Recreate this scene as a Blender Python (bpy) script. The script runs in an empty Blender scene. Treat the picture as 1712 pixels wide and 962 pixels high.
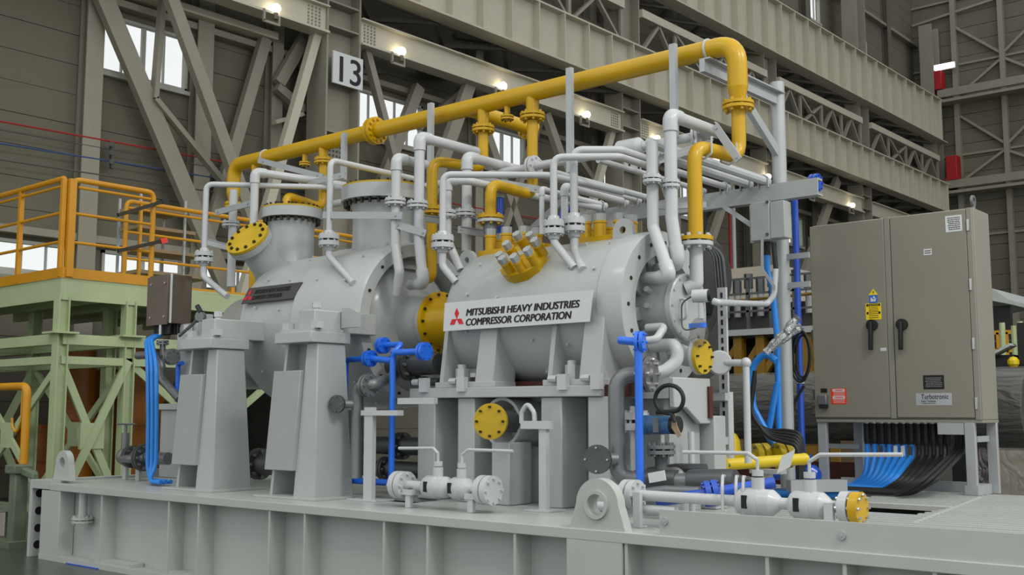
import bpy, bmesh, math, random
from mathutils import Vector as V, Matrix
random.seed(7)
SC = bpy.context.scene
COL = SC.collection
# ------------------------------------------------------------------ camera
F_PX, CX, CY = 1842.0, 856.0, 481.0
PITCH = math.atan(209.0 / F_PX); YAW = math.radians(40.5)
CAM = V((13.43981621, -6.59886191, 1.75))
FW = V((-math.sin(YAW) * math.cos(PITCH), math.cos(YAW) * math.cos(PITCH), math.sin(PITCH)))
RT = V((math.cos(YAW), math.sin(YAW), 0)); UP = RT.cross(FW)
cd = bpy.data.cameras.new('camera'); cam = bpy.data.objects.new('camera', cd); COL.objects.link(cam)
cd.sensor_width = 36.0; cd.lens = F_PX / 1712.0 * 36.0; cd.clip_end = 400; cd.clip_start = .05
cam.matrix_world = Matrix(((RT.x, UP.x, -FW.x, CAM.x), (RT.y, UP.y, -FW.y, CAM.y), (RT.z, UP.z, -FW.z, CAM.z), (0, 0, 0, 1)))
SC.camera = cam
# ------------------------------------------------------------------ world, light, exposure
w = bpy.data.worlds.new('world'); SC.world = w; w.use_nodes = True
bg = w.node_tree.nodes['Background']; bg.inputs[0].default_value = (.97, 1.0, 1.0, 1); bg.inputs[1].default_value = 1.0
SC.view_settings.view_transform = 'Standard'; SC.view_settings.look = 'None'; SC.view_settings.gamma = 1.0
SC.view_settings.use_curve_mapping = False; SC.view_settings.exposure = 0.0
def area(name, loc, size, power, aim, col=(1, .97, .9)):
    l = bpy.data.lights.new(name, 'AREA'); l.shape = 'RECTANGLE'; l.size, l.size_y = size; l.energy = power; l.color = col
    o = bpy.data.objects.new(name, l); COL.objects.link(o); o.location = loc
    o.rotation_euler = (V(aim) - V(loc)).to_track_quat('-Z', 'Y').to_euler(); return o
for i, (x, y, p) in enumerate(((3, -7, 200), (12, -8, 250), (20, -3, 900), (21, 7, 900))):
    area('overhead_fill', (x, y, 14), (3.0, 1.6), p, (x - (8 if x > 15 else 0), y, 0))  # unseen area lights, added overhead to brighten the machines and their right-hand sides

# ------------------------------------------------------------------ pixel -> place helpers (every point gets its own real depth)
def ray(u, v): return FW + RT * ((u - CX) / F_PX) + UP * ((CY - v) / F_PX)
def at(u, v, x=None, y=None, z=None):
    d = ray(u, v)
    t = (x - CAM.x) / d.x if x is not None else (y - CAM.y) / d.y if y is not None else (z - CAM.z) / d.z
    return CAM + d * t
def px(p):
    q = V(p) - CAM; k = q.dot(FW); return CX + F_PX * q.dot(RT) / k, CY - F_PX * q.dot(UP) / k
def _solve(p, ax, idx, val):
    p = V(p); lo, hi = -1.0, 1.0
    f = lambda t: px(p + ax * t)[idx] - val
    t0, t1 = 0.0, .1
    for _ in range(25):
        f0, f1 = f(t0), f(t1)
        if abs(f1 - f0) < 1e-9: break
        t0, t1 = t1, t1 - f1 * (t1 - t0) / (f1 - f0)
    return p + ax * t1
AX, AY, AZ = V((1, 0, 0)), V((0, 1, 0)), V((0, 0, 1))
def path(*steps):
    out = []
    for s in steps:
        k = s[0]
        if k == 's': out.append(at(s[1], s[2], y=s[3]))
        elif k == 'a': out.append(V(s[1:4]))
        elif k == 'd': out.append(out[-1] + V(s[1:4]))
        elif k == 'v': out.append(_solve(out[-1], AZ, 1, s[1]))
        elif k == 'h': out.append(at(s[1], s[2], z=out[-1].z))
        elif k == 'X': out.append(_solve(out[-1], AX, 0, s[1]))
        elif k == 'Y': out.append(_solve(out[-1], AY, 0, s[1]))
        elif k == 'p': out.append(at(s[1], s[2], y=out[-1].y))
    return out

# ------------------------------------------------------------------ materials
MATS = {}
def mat(name, rgb, rough=.45, metal=0.0, var=.06, scale=3.0, bump=0.0, bscale=40.0, spec=.5, emit=None, estr=0, coat=0.0):
    m = bpy.data.materials.new(name); m.use_nodes = True; nt = m.node_tree; b = nt.nodes['Principled BSDF']
    lin = [((c / 255) / 12.92 if c / 255 <= .04045 else ((c / 255 + .055) / 1.055) ** 2.4) for c in rgb]
    b.inputs['Roughness'].default_value = rough; b.inputs['Metallic'].default_value = metal
    b.inputs['Specular IOR Level'].default_value = spec
    if coat: b.inputs['Coat Weight'].default_value = coat; b.inputs['Coat Roughness'].default_value = .15
    tc = nt.nodes.new('ShaderNodeTexCoord')
    n = nt.nodes.new('ShaderNodeTexNoise'); n.inputs['Scale'].default_value = scale; n.inputs['Detail'].default_value = 5
    nt.links.new(tc.outputs['Object'], n.inputs['Vector'])
    r = nt.nodes.new('ShaderNodeValToRGB')
    r.color_ramp.elements[0].position = .3; r.color_ramp.elements[1].position = .7
    r.color_ramp.elements[0].color = [c * (1 - var) for c in lin] + [1]; r.color_ramp.elements[1].color = [min(1, c * (1 + var)) for c in lin] + [1]
    nt.links.new(n.outputs['Fac'], r.inputs['Fac']); nt.links.new(r.outputs['Color'], b.inputs['Base Color'])
    if bump:
        n2 = nt.nodes.new('ShaderNodeTexNoise'); n2.inputs['Scale'].default_value = bscale
        nt.links.new(tc.outputs['Object'], n2.inputs['Vector'])
        bp = nt.nodes.new('ShaderNodeBump'); bp.inputs['Strength'].default_value = bump; bp.inputs['Distance'].default_value = .02
        nt.links.new(n2.outputs['Fac'], bp.inputs['Height']); nt.links.new(bp.outputs['Normal'], b.inputs['Normal'])
    if emit:
        b.inputs['Emission Color'].default_value = (*emit, 1); b.inputs['Emission Strength'].default_value = estr
    MATS[name] = m; return m
mat('grey_paint', (171, 175, 174), .38, coat=.25, var=.03, bump=.04, bscale=9)
mat('skid_paint', (174, 178, 174), .42, coat=.15, var=.03, bump=.03, bscale=6)
mat('white_pipe', (184, 187, 189), .4, var=.03, coat=.2)
mat('yellow', (194, 153, 0), .36, var=.05, coat=.12, spec=.4)
mat('bright_yellow', (214, 186, 4), .35, var=.04, coat=.2)
mat('dull_yellow', (188, 156, 16), .5, var=.08)
mat('blue_paint', (32, 108, 225), .35, var=.05, coat=.3)
mat('dark_blue', (26, 76, 180), .35, var=.05, coat=.3)
mat('blue_hose', (40, 132, 220), .4, var=.04)
mat('black_rubber', (22, 22, 23), .55, var=.1)
mat('dark_steel', (88, 90, 92), .42, .55, var=.1)
mat('mid_steel', (122, 124, 125), .4, .5, var=.08)
mat('bright_steel', (190, 190, 186), .3, .8, var=.05)
mat('bolt_steel', (150, 148, 140), .35, .6, var=.1)
mat('bolt_dark', (52, 46, 36), .5, .4, var=.2)
mat('black_gap', (14, 14, 15), .7)
mat('rust', (74, 34, 22), .8, var=.25, scale=9)
mat('cabinet', (132, 128, 115), .5, var=.015, spec=.4)
mat('cabinet_side', (134, 131, 120), .5, var=.02)
mat('strut', (168, 172, 174), .42, .25, var=.05)
mat('box_grey', (160, 164, 163), .45, var=.03)
mat('junction_brown', (106, 94, 82), .38, .35, var=.05)
mat('sign_white', (204, 206, 206), .4, var=.01)
mat('plate_dark', (76, 76, 74), .4, .3, var=.05)
mat('ink', (12, 12, 12), .6)
mat('red_ink', (205, 22, 40), .5, var=.02)
mat('label_red', (226, 62, 36), .5, var=.02)
mat('label_yellow', (238, 205, 10), .5, var=.02)
mat('label_blue', (30, 100, 190), .5, var=.02)
mat('label_silver', (190, 192, 196), .3, .5, var=.02)
mat('pale_green', (170, 184, 142), .5, var=.04)
mat('rail_yellow', (198, 138, 4), .45, var=.06)
mat('stand_yellow', (128, 96, 16), .55, var=.1)
mat('muted_blue', (58, 104, 146), .45, var=.06)
mat('orange_tank', (158, 94, 8), .4, var=.1, scale=2)
mat('green_machine', (96, 108, 88), .6, var=.15)
mat('wall_panel', (104, 99, 86), .9, var=.07, scale=.7, bump=.1, bscale=8)
mat('end_panel', (108, 104, 92), .9, var=.07, scale=.5, bump=.1, bscale=8)
mat('column_paint', (140, 135, 121), .6, var=.04)
mat('girder_paint', (186, 180, 163), .55, var=.04)
mat('truss_dark', (98, 94, 84), .7, var=.05)
mat('window_frame', (168, 168, 160), .6, var=.03)
mat('red_paint', (165, 20, 24), .5, var=.06)
mat('wire_red', (150, 40, 36), .6); mat('wire_blue', (52, 78, 120), .6); mat('wire_grey', (80, 80, 76), .6)
mat('timber', (150, 128, 100), .8, var=.12)
mat('crate_grey', (180, 172, 156), .8, var=.06)
mat('roller', (66, 66, 64), .5, .3, var=.15)
mat('tarp', (176, 182, 178), .5, var=.08)
mat('lamp_glow', (255, 240, 200), .5, emit=(1, .87, .62), estr=9)
mat('lit_tube', (255, 255, 250), .5, emit=(1, 1, 1), estr=3)
mat('foil', (185, 188, 190), .28, .7, var=.25, scale=30, bump=.6, bscale=60)

def floor_mat():
    m = mat('floor_paint', (72, 77, 69), .3, var=.3, scale=.35, coat=.1); return m
floor_mat()
def grating():
    m = mat('grating', (186, 188, 182), .5, var=.03); nt = m.node_tree; b = nt.nodes['Principled BSDF']
    tc = nt.nodes.new('ShaderNodeTexCoord'); wv = nt.nodes.new('ShaderNodeTexWave'); wv.bands_direction = 'Y'
    wv.inputs['Scale'].default_value = 4.2; wv.inputs['Distortion'].default_value = 0
    nt.links.new(tc.outputs['Object'], wv.inputs['Vector'])
    bp = nt.nodes.new('ShaderNodeBump'); bp.inputs['Strength'].default_value = .9; bp.inputs['Distance'].default_value = .03
    nt.links.new(wv.outputs['Fac'], bp.inputs['Height']); nt.links.new(bp.outputs['Normal'], b.inputs['Normal'])
grating()
def plastic(name, alpha, rgb):
    m = bpy.data.materials.new(name); m.use_nodes = True; nt = m.node_tree; nt.nodes.clear()
    o = nt.nodes.new('ShaderNodeOutputMaterial'); t = nt.nodes.new('ShaderNodeBsdfTransparent'); g = nt.nodes.new('ShaderNodeBsdfPrincipled')
    g.inputs['Base Color'].default_value = (*rgb, 1); g.inputs['Roughness'].default_value = .18
    n = nt.nodes.new('ShaderNodeTexNoise'); n.inputs['Scale'].default_value = 5; n.inputs['Distortion'].default_value = 2.5
    bp = nt.nodes.new('ShaderNodeBump'); bp.inputs['Strength'].default_value = .9; bp.inputs['Distance'].default_value = .12
    nt.links.new(n.outputs['Fac'], bp.inputs['Height']); nt.links.new(bp.outputs['Normal'], g.inputs['Normal'])
    mx = nt.nodes.new('ShaderNodeMixShader'); mx.inputs[0].default_value = alpha
    nt.links.new(t.outputs[0], mx.inputs[1]); nt.links.new(g.outputs[0], mx.inputs[2]); nt.links.new(mx.outputs[0], o.inputs[0])
    MATS[name] = m
plastic('clear_film', .3, (.3, .29, .27)); plastic('window_glass', .05, (.9, .9, .9)); plastic('mesh_film', .35, (.6, .5, .2))

# ------------------------------------------------------------------ mesh builder
def frame(d):
    d = V(d).normalized(); a = V((0, 0, 1)) if abs(d.z) < .9 else V((1, 0, 0))
    u = d.cross(a).normalized(); return u, d.cross(u).normalized(), d
class MB:
    def __init__(s): s.v = []; s.f = []
    def add(s, vs, fs):
        n = len(s.v); s.v += [V(q) for q in vs]; s.f += [tuple(i + n for i in f) for f in fs]; return s
    def box(s, a, b):
        x0, x1 = sorted((a[0], b[0])); y0, y1 = sorted((a[1], b[1])); z0, z1 = sorted((a[2], b[2]))
        return s.add([(x0, y0, z0), (x1, y0, z0), (x1, y1, z0), (x0, y1, z0), (x0, y0, z1), (x1, y0, z1), (x1, y1, z1), (x0, y1, z1)],
                     [(0, 3, 2, 1), (4, 5, 6, 7), (0, 1, 5, 4), (1, 2, 6, 5), (2, 3, 7, 6), (3, 0, 4, 7)])
    def frus(s, a, b):   # two quads (4 points each, same order)
        return s.add(list(a) + list(b), [(3, 2, 1, 0), (4, 5, 6, 7), (0, 1, 5, 4), (1, 2, 6, 5), (2, 3, 7, 6), (3, 0, 4, 7)])
    def bar(s, p, q, w, h, up=None):
        p, q = V(p), V(q); d = (q - p).normalized(); up = V(up) if up else (AZ if abs(d.z) < .95 else AX)
        r = d.cross(up).normalized(); t = r.cross(d).normalized(); r *= w / 2; t *= h / 2
        return s.frus([p - r - t, p + r - t, p + r + t, p - r + t], [q - r - t, q + r - t, q + r + t, q - r + t])
    def cyl(s, p, q, r0, r1=None, n=20, cap=True):
        r1 = r0 if r1 is None else r1; p, q = V(p), V(q); a, b, _ = frame(q - p); vs = []
        for c, r in ((p, r0), (q, r1)):
            for i in range(n):
                t = 2 * math.pi * i / n; vs.append(c + a * (r * math.cos(t)) + b * (r * math.sin(t)))
        fs = [(i, (i + 1) % n, n + (i + 1) % n, n + i) for i in range(n)]
        if cap: fs += [tuple(reversed(range(n))), tuple(range(n, 2 * n))]
        return s.add(vs, fs)
    def ring(s, p, q, ro, ri, n=32):
        return s.lathe(p, V(q) - V(p), [(0, ri), (0, ro), ((V(q) - V(p)).length, ro), ((V(q) - V(p)).length, ri)], n, closed=True)
    def lathe(s, o, d, prof, n=32, closed=False):   # prof: (distance along d, radius)
        o = V(o); a, b, d = frame(d); vs = []
        for h, r in prof:
            for i in range(n):
                t = 2 * math.pi * i / n; vs.append(o + d * h + a * (r * math.cos(t)) + b * (r * math.sin(t)))
        fs = []; m = len(prof)
        for j in range(m if closed else m - 1):
            k = (j + 1) % m
            for i in range(n): fs.append((j * n + i, j * n + (i + 1) % n, k * n + (i + 1) % n, k * n + i))
        if not closed:
            if prof[0][1] > 1e-4: fs.append(tuple(reversed(range(n))))
            if prof[-1][1] > 1e-4: fs.append(tuple(range((m - 1) * n, m * n)))
        return s.add(vs, fs)
    def tube(s, pts, r, n=12, bend=None, seg=6):
        pts = [V(p) for p in pts]; pts = [p for i, p in enumerate(pts) if i == 0 or (p - pts[i - 1]).length > 1e-4]; bend = r * 2.6 if bend is None else bend; out = [pts[0]]
        for i in range(1, len(pts) - 1):
            a, b, c = pts[i - 1], pts[i], pts[i + 1]; d0 = (a - b); d1 = (c - b); l0, l1 = d0.length, d1.length
            if l0 < 1e-5 or l1 < 1e-5: continue
            d0 /= l0; d1 /= l1; cs = max(-1, min(1, d0.dot(d1))); ang = math.acos(cs)
            if ang > 3.05: out.append(b); continue
            t = min(bend / math.tan(ang / 2), l0 * .49, l1 * .49)
            p0, p1 = b + d0 * t, b + d1 * t
            for k in range(seg + 1):
                w = k / seg; out.append(p0 * ((1 - w) ** 2) + b * (2 * w * (1 - w)) + p1 * (w * w))
        out.append(pts[-1]); a, b, d = frame(out[1] - out[0]); vs = []; m = len(out)
        for i, p in enumerate(out):
            t = (out[min(i + 1, m - 1)] - out[max(i - 1, 0)]).normalized()
            a = (a - t * a.dot(t)).normalized(); b = t.cross(a)
            for k in range(n):
                w = 2 * math.pi * k / n; vs.append(p + a * (r * math.cos(w)) + b * (r * math.sin(w)))
        fs = [(i * n + k, i * n + (k + 1) % n, (i + 1) * n + (k + 1) % n, (i + 1) * n + k) for i in range(m - 1) for k in range(n)]
        fs += [tuple(reversed(range(n))), tuple(range((m - 1) * n, m * n))]
        return s.add(vs, fs)
    def prism(s, poly, d):
        n = len(poly); d = V(d); return s.add([V(p) for p in poly] + [V(p) + d for p in poly],
            [tuple(range(n)), tuple(range(2 * n - 1, n - 1, -1))] + [(i, n + i, n + (i + 1) % n, (i + 1) % n) for i in range(n)])
    def ball(s, c, r, n=12, sc=(1, 1, 1)):
        prof = [(c[2] - r * sc[2] * math.cos(math.pi * j / (n // 2)), r * math.sin(math.pi * j / (n // 2))) for j in range(n // 2 + 1)]
        vs = []; fs = []
        for z, rr in prof:
            for i in range(n): t = 2 * math.pi * i / n; vs.append((c[0] + rr * sc[0] * math.cos(t), c[1] + rr * sc[1] * math.sin(t), z))
        for j in range(n // 2):
            for i in range(n): fs.append((j * n + i, j * n + (i + 1) % n, (j + 1) * n + (i + 1) % n, (j + 1) * n + i))
        return s.add(vs, fs)
    def build(s, name, m, parent=None, bevel=0, label=None, stuff=False):
        if parent is not None: o0 = WLOC[parent.name]
        else:
            xs = [q.x for q in s.v]; ys = [q.y for q in s.v]; o0 = V(((min(xs) + max(xs)) / 2, (min(ys) + max(ys)) / 2, min(q.z for q in s.v)))
        me = bpy.data.meshes.new(name); me.from_pydata([q - o0 for q in s.v], [], s.f)
        bm = bmesh.new(); bm.from_mesh(me); bmesh.ops.recalc_face_normals(bm, faces=bm.faces); bm.to_mesh(me); bm.free()
        me.materials.append(MATS[m] if isinstance(m, str) else m)
        me.polygons.foreach_set('use_smooth', [True] * len(me.polygons)); me.set_sharp_from_angle(angle=math.radians(32))
        o = bpy.data.objects.new(name, me); COL.objects.link(o)
        if parent is not None:
            if parent is not RAW: o.parent = parent; WLOC[o.name] = o0
        else: o.location = o0; WLOC[o.name] = o0
        if bevel:
            b = o.modifiers.new('bevel', 'BEVEL'); b.width = bevel; b.segments = 2; b.limit_method = 'ANGLE'; b.angle_limit = math.radians(40)
        if label: o['label'] = label
        if stuff: o['kind'] = 'stuff'
        return o
WLOC = {}
def tag(o, label, cat, group=None):
    o['label'] = label; o['category'] = cat
    if group: o['group'] = group
    return o
def thing(name, label, cat, loc, group=None):
    o = bpy.data.objects.new(name, None); COL.objects.link(o); o.location = loc; o.empty_display_size = .2; WLOC[o.name] = V(loc)
    return tag(o, label, cat, group)
def struct(o): o['kind'] = 'structure'; return o
def proto(mb, m):
    o = mb.build('proto', m, RAW); me = o.data; bpy.data.objects.remove(o); return me
class _R: name = '__raw__'
RAW = _R(); WLOC['__raw__'] = V((0, 0, 0))
def sempty(name, loc=(0, 0, 0)):
    o = bpy.data.objects.new(name, None); COL.objects.link(o); o.location = loc; WLOC[o.name] = V(loc); o['kind'] = 'structure'; return o
def text(name, body, loc, xdir, ydir, size, m, parent, shear=0, offset=0, align='LEFT', ext=.001, width=None, bold=0):
    c = bpy.data.curves.new(name + '_font', 'FONT'); c.body = body; c.size = size; c.shear = shear; c.offset = offset; c.align_x = align; c.extrude = ext
    f = bpy.data.objects.new(name + '_font', c); COL.objects.link(f); bpy.context.view_layer.update()
    me = bpy.data.meshes.new_from_object(f.evaluated_get(bpy.context.evaluated_depsgraph_get())); bpy.data.objects.remove(f)
    if bold:
        nv = len(me.vertices); vs = [q.co.copy() for q in me.vertices]; fs = [tuple(p.vertices) for p in me.polygons]; allv = []; allf = []
        for k_, (dx, dy) in enumerate(((-1, 0), (-.5, .6), (-.5, -.6), (0, 0), (.5, .6), (.5, -.6), (1, 0))):
            allv += [q + V((dx * bold, dy * bold * .5, .00012 * k_)) for q in vs]; allf += [tuple(i + nv * k_ for i in f) for f in fs]
        me = bpy.data.meshes.new(name); me.from_pydata(allv, [], allf)
    me.materials.clear(); me.materials.append(MATS[m]); me.name = name
    o = bpy.data.objects.new(name, me); COL.objects.link(o); o.parent = parent
    X = V(xdir).normalized(); Y = V(ydir).normalized(); Z = X.cross(Y).normalized(); p = V(loc) - WLOC[parent.name]
    k = 1.0
    if width:
        xs = [q.co.x for q in me.vertices]; k = width / max(max(xs) - min(xs), 1e-4)
    o.matrix_local = Matrix(((X.x * k, Y.x, Z.x, p.x), (X.y * k, Y.y, Z.y, p.y), (X.z * k, Y.z, Z.z, p.z), (0, 0, 0, 1)))
    return o
def bolts_ring(mb, c, d, R, nb, br, l, ph=0):
    a, b, d = frame(d); c = V(c)
    for i in range(nb):
        t = 2 * math.pi * (i + ph) / nb; q = c + a * (R * math.cos(t)) + b * (R * math.sin(t)); mb.cyl(q - d * (l / 2), q + d * (l / 2), br, n=6)
    return mb
def flange(parent, c, d, R, t=.035, gap=.016, nb=8, m='white_pipe', bm='white_pipe', m2=None, hub=None, gm='black_gap', label=None):
    """a bolted flange pair: two discs with the gasket joint between and the bolts through them"""
    c = V(c); d = V(d).normalized()
    mb = MB(); mb.lathe(c + d * (gap / 2), d, [(0, R), (t, R)] + ([(t, hub * 1.25), (t + hub, hub)] if hub else []), 24)
    o = mb.build('flange', m, parent, label=label)
    MB().lathe(c - d * (gap / 2), -d, [(0, R), (t, R)] + ([(t, hub * 1.25), (t + hub, hub)] if hub else []), 24).build('flange', m2 or m, parent)
    MB().cyl(c - d * (gap / 2), c + d * (gap / 2), R * .72, n=20).build('gasket', gm, parent)
    bolts_ring(MB(), c, d, R * .8, nb, R * .115, 2 * t + gap + R * .34).build('bolts', bm, o, stuff=True)
    return o
def blind(parent, c, d, R, t=.04, nb=8, m='yellow', bm='bolt_dark', label=None):
    c = V(c); d = V(d).normalized()
    o = MB().lathe(c, d, [(0, R), (t, R)], 32).build('blind_flange', m, parent, label=label)
    bolts_ring(MB(), c + d * (t + .008), d, R * .8, nb, R * .075, .03).build('bolts', bm, o, stuff=True); return o
def pipe(name, label, pts, r, m='white_pipe', cat='pipe', group=None, n=12, bend=None):
    o = MB().tube(pts, r, n, bend).build(name, m); return tag(o, label, cat, group)
def clamp(parent, c, d, r, m='strut', w=.03):
    MB().ring(V(c) - V(d).normalized() * w / 2, V(c) + V(d).normalized() * w / 2, r * 1.16, r * .99, 16).build('pipe_clamp', m, parent)
# ------------------------------------------------------------------ the hall
o = MB().box((-30, -30, -.2), (40, 62, 0)).build('floor', 'floor_paint'); struct(o)
WX, EY = -9.6, 57.0
PITCHZ = .685
def share(name, mesh, loc, parent, m=None):
    c = bpy.data.objects.new(name, mesh); COL.objects.link(c); c.parent = parent; c.location = V(loc) - WLOC[parent.name]; return c
# wall with its windows: rectangles (y0, y1, row0, row1); row k spans z = 9.51 + .685 k
wins = [(5.8, 8.13, 0, 2), (13.0, 16.2, 0, 2), (18.8, 21.0, 0, 2), (30.4, 32.4, 0, 2), (25.4, 26.6, 0, 2), (39.5, 41.5, 0, 2), (42.6, 44.2, 17, 19), (48.3, 50.0, 16, 18)]
lows = [(2.6, 5.45, -7, -6), (6.1, 8.2, -7, -6), (8.7, 12.5, -7, -6)]
bays = [-6, 0, 5.6, 8.4, 10.6, 18.4, 24.5, 30.0, 36.0, 42.2, 47.5, 52.5, EY]
wall = sempty('wall_left', (WX, 20, 0)); cache = {}
def panel(y0, y1, k):
    if y1 - y0 < .03: return
    key = round(y1 - y0, 3)
    if key not in cache:
        cache[key] = proto(MB().box((-.12, 0, .006), (0, y1 - y0 - .01, PITCHZ - .006)), 'wall_panel')
    share('panel', cache[key], (WX - random.random() * .012, y0, 9.51 + k * PITCHZ), wall)
for k in range(-14, 28):
    for a, b in zip(bays[:-1], bays[1:]):
        cuts = sorted((max(a, w0), min(b, w1)) for w0, w1, r0, r1 in wins + lows if r0 <= k < r1 and w1 > a and w0 < b)
        y = a
        for c0, c1 in cuts: panel(y, c0, k); y = c1
        panel(y, b, k)
# backing so the joints are not see-through: thin sheets behind every panel row that has no window
for k in range(-14, 28):
    segs = sorted((w0, w1) for w0, w1, r0, r1 in wins + lows if r0 <= k < r1); y = -6; mb = MB()
    for c0, c1 in segs: mb.box((WX - .2, y, 9.51 + k * PITCHZ), (WX - .13, c0 - .02, 9.51 + (k + 1) * PITCHZ)); y = c1 + .02
    mb.box((WX - .2, y, 9.51 + k * PITCHZ), (WX - .13, EY, 9.51 + (k + 1) * PITCHZ)); mb.build('backing_strip', 'wall_panel', wall)
for i, (y0, y1, r0, r1) in enumerate(wins + lows):
    z0, z1 = 9.51 + r0 * PITCHZ, 9.51 + r1 * PITCHZ
    wo = sempty('window_%d' % (i + 1), (WX, (y0 + y1) / 2, z0)); nm = max(2, round((y1 - y0) / .55))
    fr = MB().box((WX - .1, y0, z0), (WX + .05, y1, z0 + .07)).box((WX - .1, y0, z1 - .07), (WX + .05, y1, z1)).box((WX - .1, y0, z0), (WX + .05, y0 + .07, z1)).box((WX - .1, y1 - .07, z0), (WX + .05, y1, z1))
    fr.build('window_frame', 'window_frame', wo)
    MB().box((WX - .05, y0 - .05, z0 - .1), (WX + .12, y1 + .05, z0)).build('window_sill', 'window_frame', wo)
    for j in range(nm):
        a, b = y0 + .07 + (y1 - y0 - .14) * j / nm, y0 + .07 + (y1 - y0 - .14) * (j + 1) / nm
        MB().box((WX - .06, a, z0 + .07), (WX - .05, b, z1 - .07)).build('pane', 'window_glass', wo)
        if j: MB().box((WX - .08, a - (.05 if j == nm // 2 else .015), z0 + .07), (WX, a + (.05 if j == nm // 2 else .015), z1 - .07)).build('mullion', 'window_frame', wo)
# wall posts (pilasters)
for i, (y, wdt) in enumerate(((5.56, .42), (8.42, .45), (10.6, .34), (18.4, .34), (24.5, .34), (30, .34), (36, .34), (42.2, .5), (47.5, .5), (52.5, .5), (0, .4))):
    c = MB(); c.box((WX + .32, y - wdt / 2, 0), (WX + .36, y + wdt / 2, 27)).box((WX + .02, y - wdt / 2, 0), (WX + .06, y + wdt / 2, 27)).box((WX + .06, y - .02, 0), (WX + .32, y + .02, 27)); c.v = [q for q in c.v]; struct(c.build('wall_column', 'truss_dark' if y > 40 else 'column_paint'))
for i, z in enumerate((4.45, 5.5, 11.05, 19.6, 23.2)): struct(MB().box((WX, -6, z), (WX + .3, EY, z + .16)).build('wall_beam', 'column_paint'))
# lintel over the first window, brighter channel
struct(MB().box((WX, 5.9, 11.3), (WX + .6, 10.4, 11.48)).build('lintel', 'girder_paint'))
# end wall
ew = sempty('wall_end', (5, EY, 0))
pm = None
for k in range(0, 40):
    for j in range(6):
        if pm is None: pm = proto(MB().box((0, 0, .012), (6.98, .15, .838)), 'end_panel')
        share('panel', pm, (-9.6 + j * 7, EY + random.random() * .015, k * .85), ew)
MB().box((-12, EY + .15, 0), (40, EY + .3, 36)).build('backing_strip', 'end_panel', ew)
for x in (-7.15, -4.55, -1.9, 1): struct(MB().box((x - .14, EY - .35, 0), (x + .14, EY, 34)).build('end_column', 'column_paint'))
for z, d in ((14.0, 1.2), (19.3, 1.2)):
    b = MB().box((-7.9, EY - d, z), (12, EY, z + .16)).box((-7.9, EY - d, z + .3), (12, EY - d + .15, z + .75)); struct(b.build('end_beam', 'column_paint'))
for z in (16.3, 21.6, 25.5, 11.6): struct(MB().box((-9.6, EY - .12, z), (12, EY, z + .12)).build('end_beam', 'column_paint'))
k = 0
for a, b in (((-7.1, 23.9), (-4.6, 21.8)), ((-6.9, 19.9), (-4.6, 21.5)), ((-4.5, 21.8), (-2, 23.9)), ((-4.5, 21.5), (-2, 19.9)), ((-7.0, 18.6), (-4.6, 16.6)), ((-6.9, 14.9), (-4.6, 16.3)), ((-4.5, 16.6), (-2, 18.8)), ((-4.5, 16.2), (-2, 14.9)), ((-9.5, 24.5), (-2, 25.3))):
    k += 1; struct(MB().bar((a[0], EY - .2, a[1]), (b[0], EY - .2, b[1]), .14, .14).build('trim_%d' % k, 'column_paint'))
for x, z, h in ((-7.95, 20.1, 1.1), (-7.3, 14.76, 1.4)):
    t = thing('red_buffer', 'red end stop on the %s crane runway at the far wall' % ('upper' if z > 17 else 'lower'), 'end stop', (x, EY - .8, z))
    MB().box((x - .3, EY - 1.2, z + .1), (x + .3, EY - .5, z + h)).build('stop_block', 'red_paint', t, bevel=.03)
    MB().box((x - .36, EY - 1.25, z), (x + .36, EY - .45, z + .12)).build('base_plate', 'red_paint', t)
t = thing('strip_light', 'bright strip light above the upper red end stop', 'light', (-7.6, EY - .9, 21.35)); MB().box((-8.1, EY - .95, 21.35), (-7.0, EY - .8, 21.62)).build('tube', 'lit_tube', t); MB().box((-8.15, EY - .8, 21.3), (-6.95, EY - .7, 21.68)).build('housing', 'window_frame', t)
# crane columns
cols = [11.75, 25.0, 35.6, 45.5, 56.2]
for i, y in enumerate(cols + [-1.5]):
    c = sempty('crane_column', (-8.3, y, 0)); top = 24
    for s in (-1, 1): MB().box((-8.75, y + s * .55 - .03, 0), (-8.0, y + s * .55 + .03, top)).build('column_flange', 'column_paint', c)
    MB().box((-8.42, y - .52, 0), (-8.36, y + .52, top)).build('column_web', 'column_paint', c)
    for z in (8.9, 11.7, 12.35, 14.7): MB().box((-8.7, y - .52, z), (-8.02, y + .52, z + .05)).build('stiffener', 'column_paint', c)
    for s in (-1, 1):   # bolted splice plates
        b = MB()
        for zz in range(12):
            for q in range(3): b.cyl((-8.7 + .17 + q * .16, y + s * .58 * 1.0 - .02, 8.0 + zz * .13), (-8.7 + .17 + q * .16, y + s * .6 + .0, 8.0 + zz * .13), .03, n=6)
        if s == -1 and i < 2: b.build('bolts', 'truss_dark', c, stuff=True)
    b = MB()
    for zz in range(6):
        for q in range(7): b.cyl((-8.37, y - .36 + q * .12, 8.4 + zz * .12), (-8.33, y - .36 + q * .12, 8.4 + zz * .12), .03, n=6)
    if i < 2: b.build('bolts', 'truss_dark', c, stuff=True)
for n, y, body in ((0, 11.87, '13'), (1, 25.0, '14')):
    s = thing('bay_sign', 'white sign with black number %s on steel column' % ('thirteen' if n == 0 else 'fourteen, partly hidden by pipes,'), 'sign', (-8.0, y, 10.3))
    MB().box((-8.02, y - .5, 10.2), (-7.97, y + .52, 11.05)).build('sign_board', 'sign_white', s)
    text('number', body, (-7.965, y + .02, 10.28), (0, 1, 0), (0, 0, 1), .98, 'ink', s, align='CENTER', bold=.012)
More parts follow.
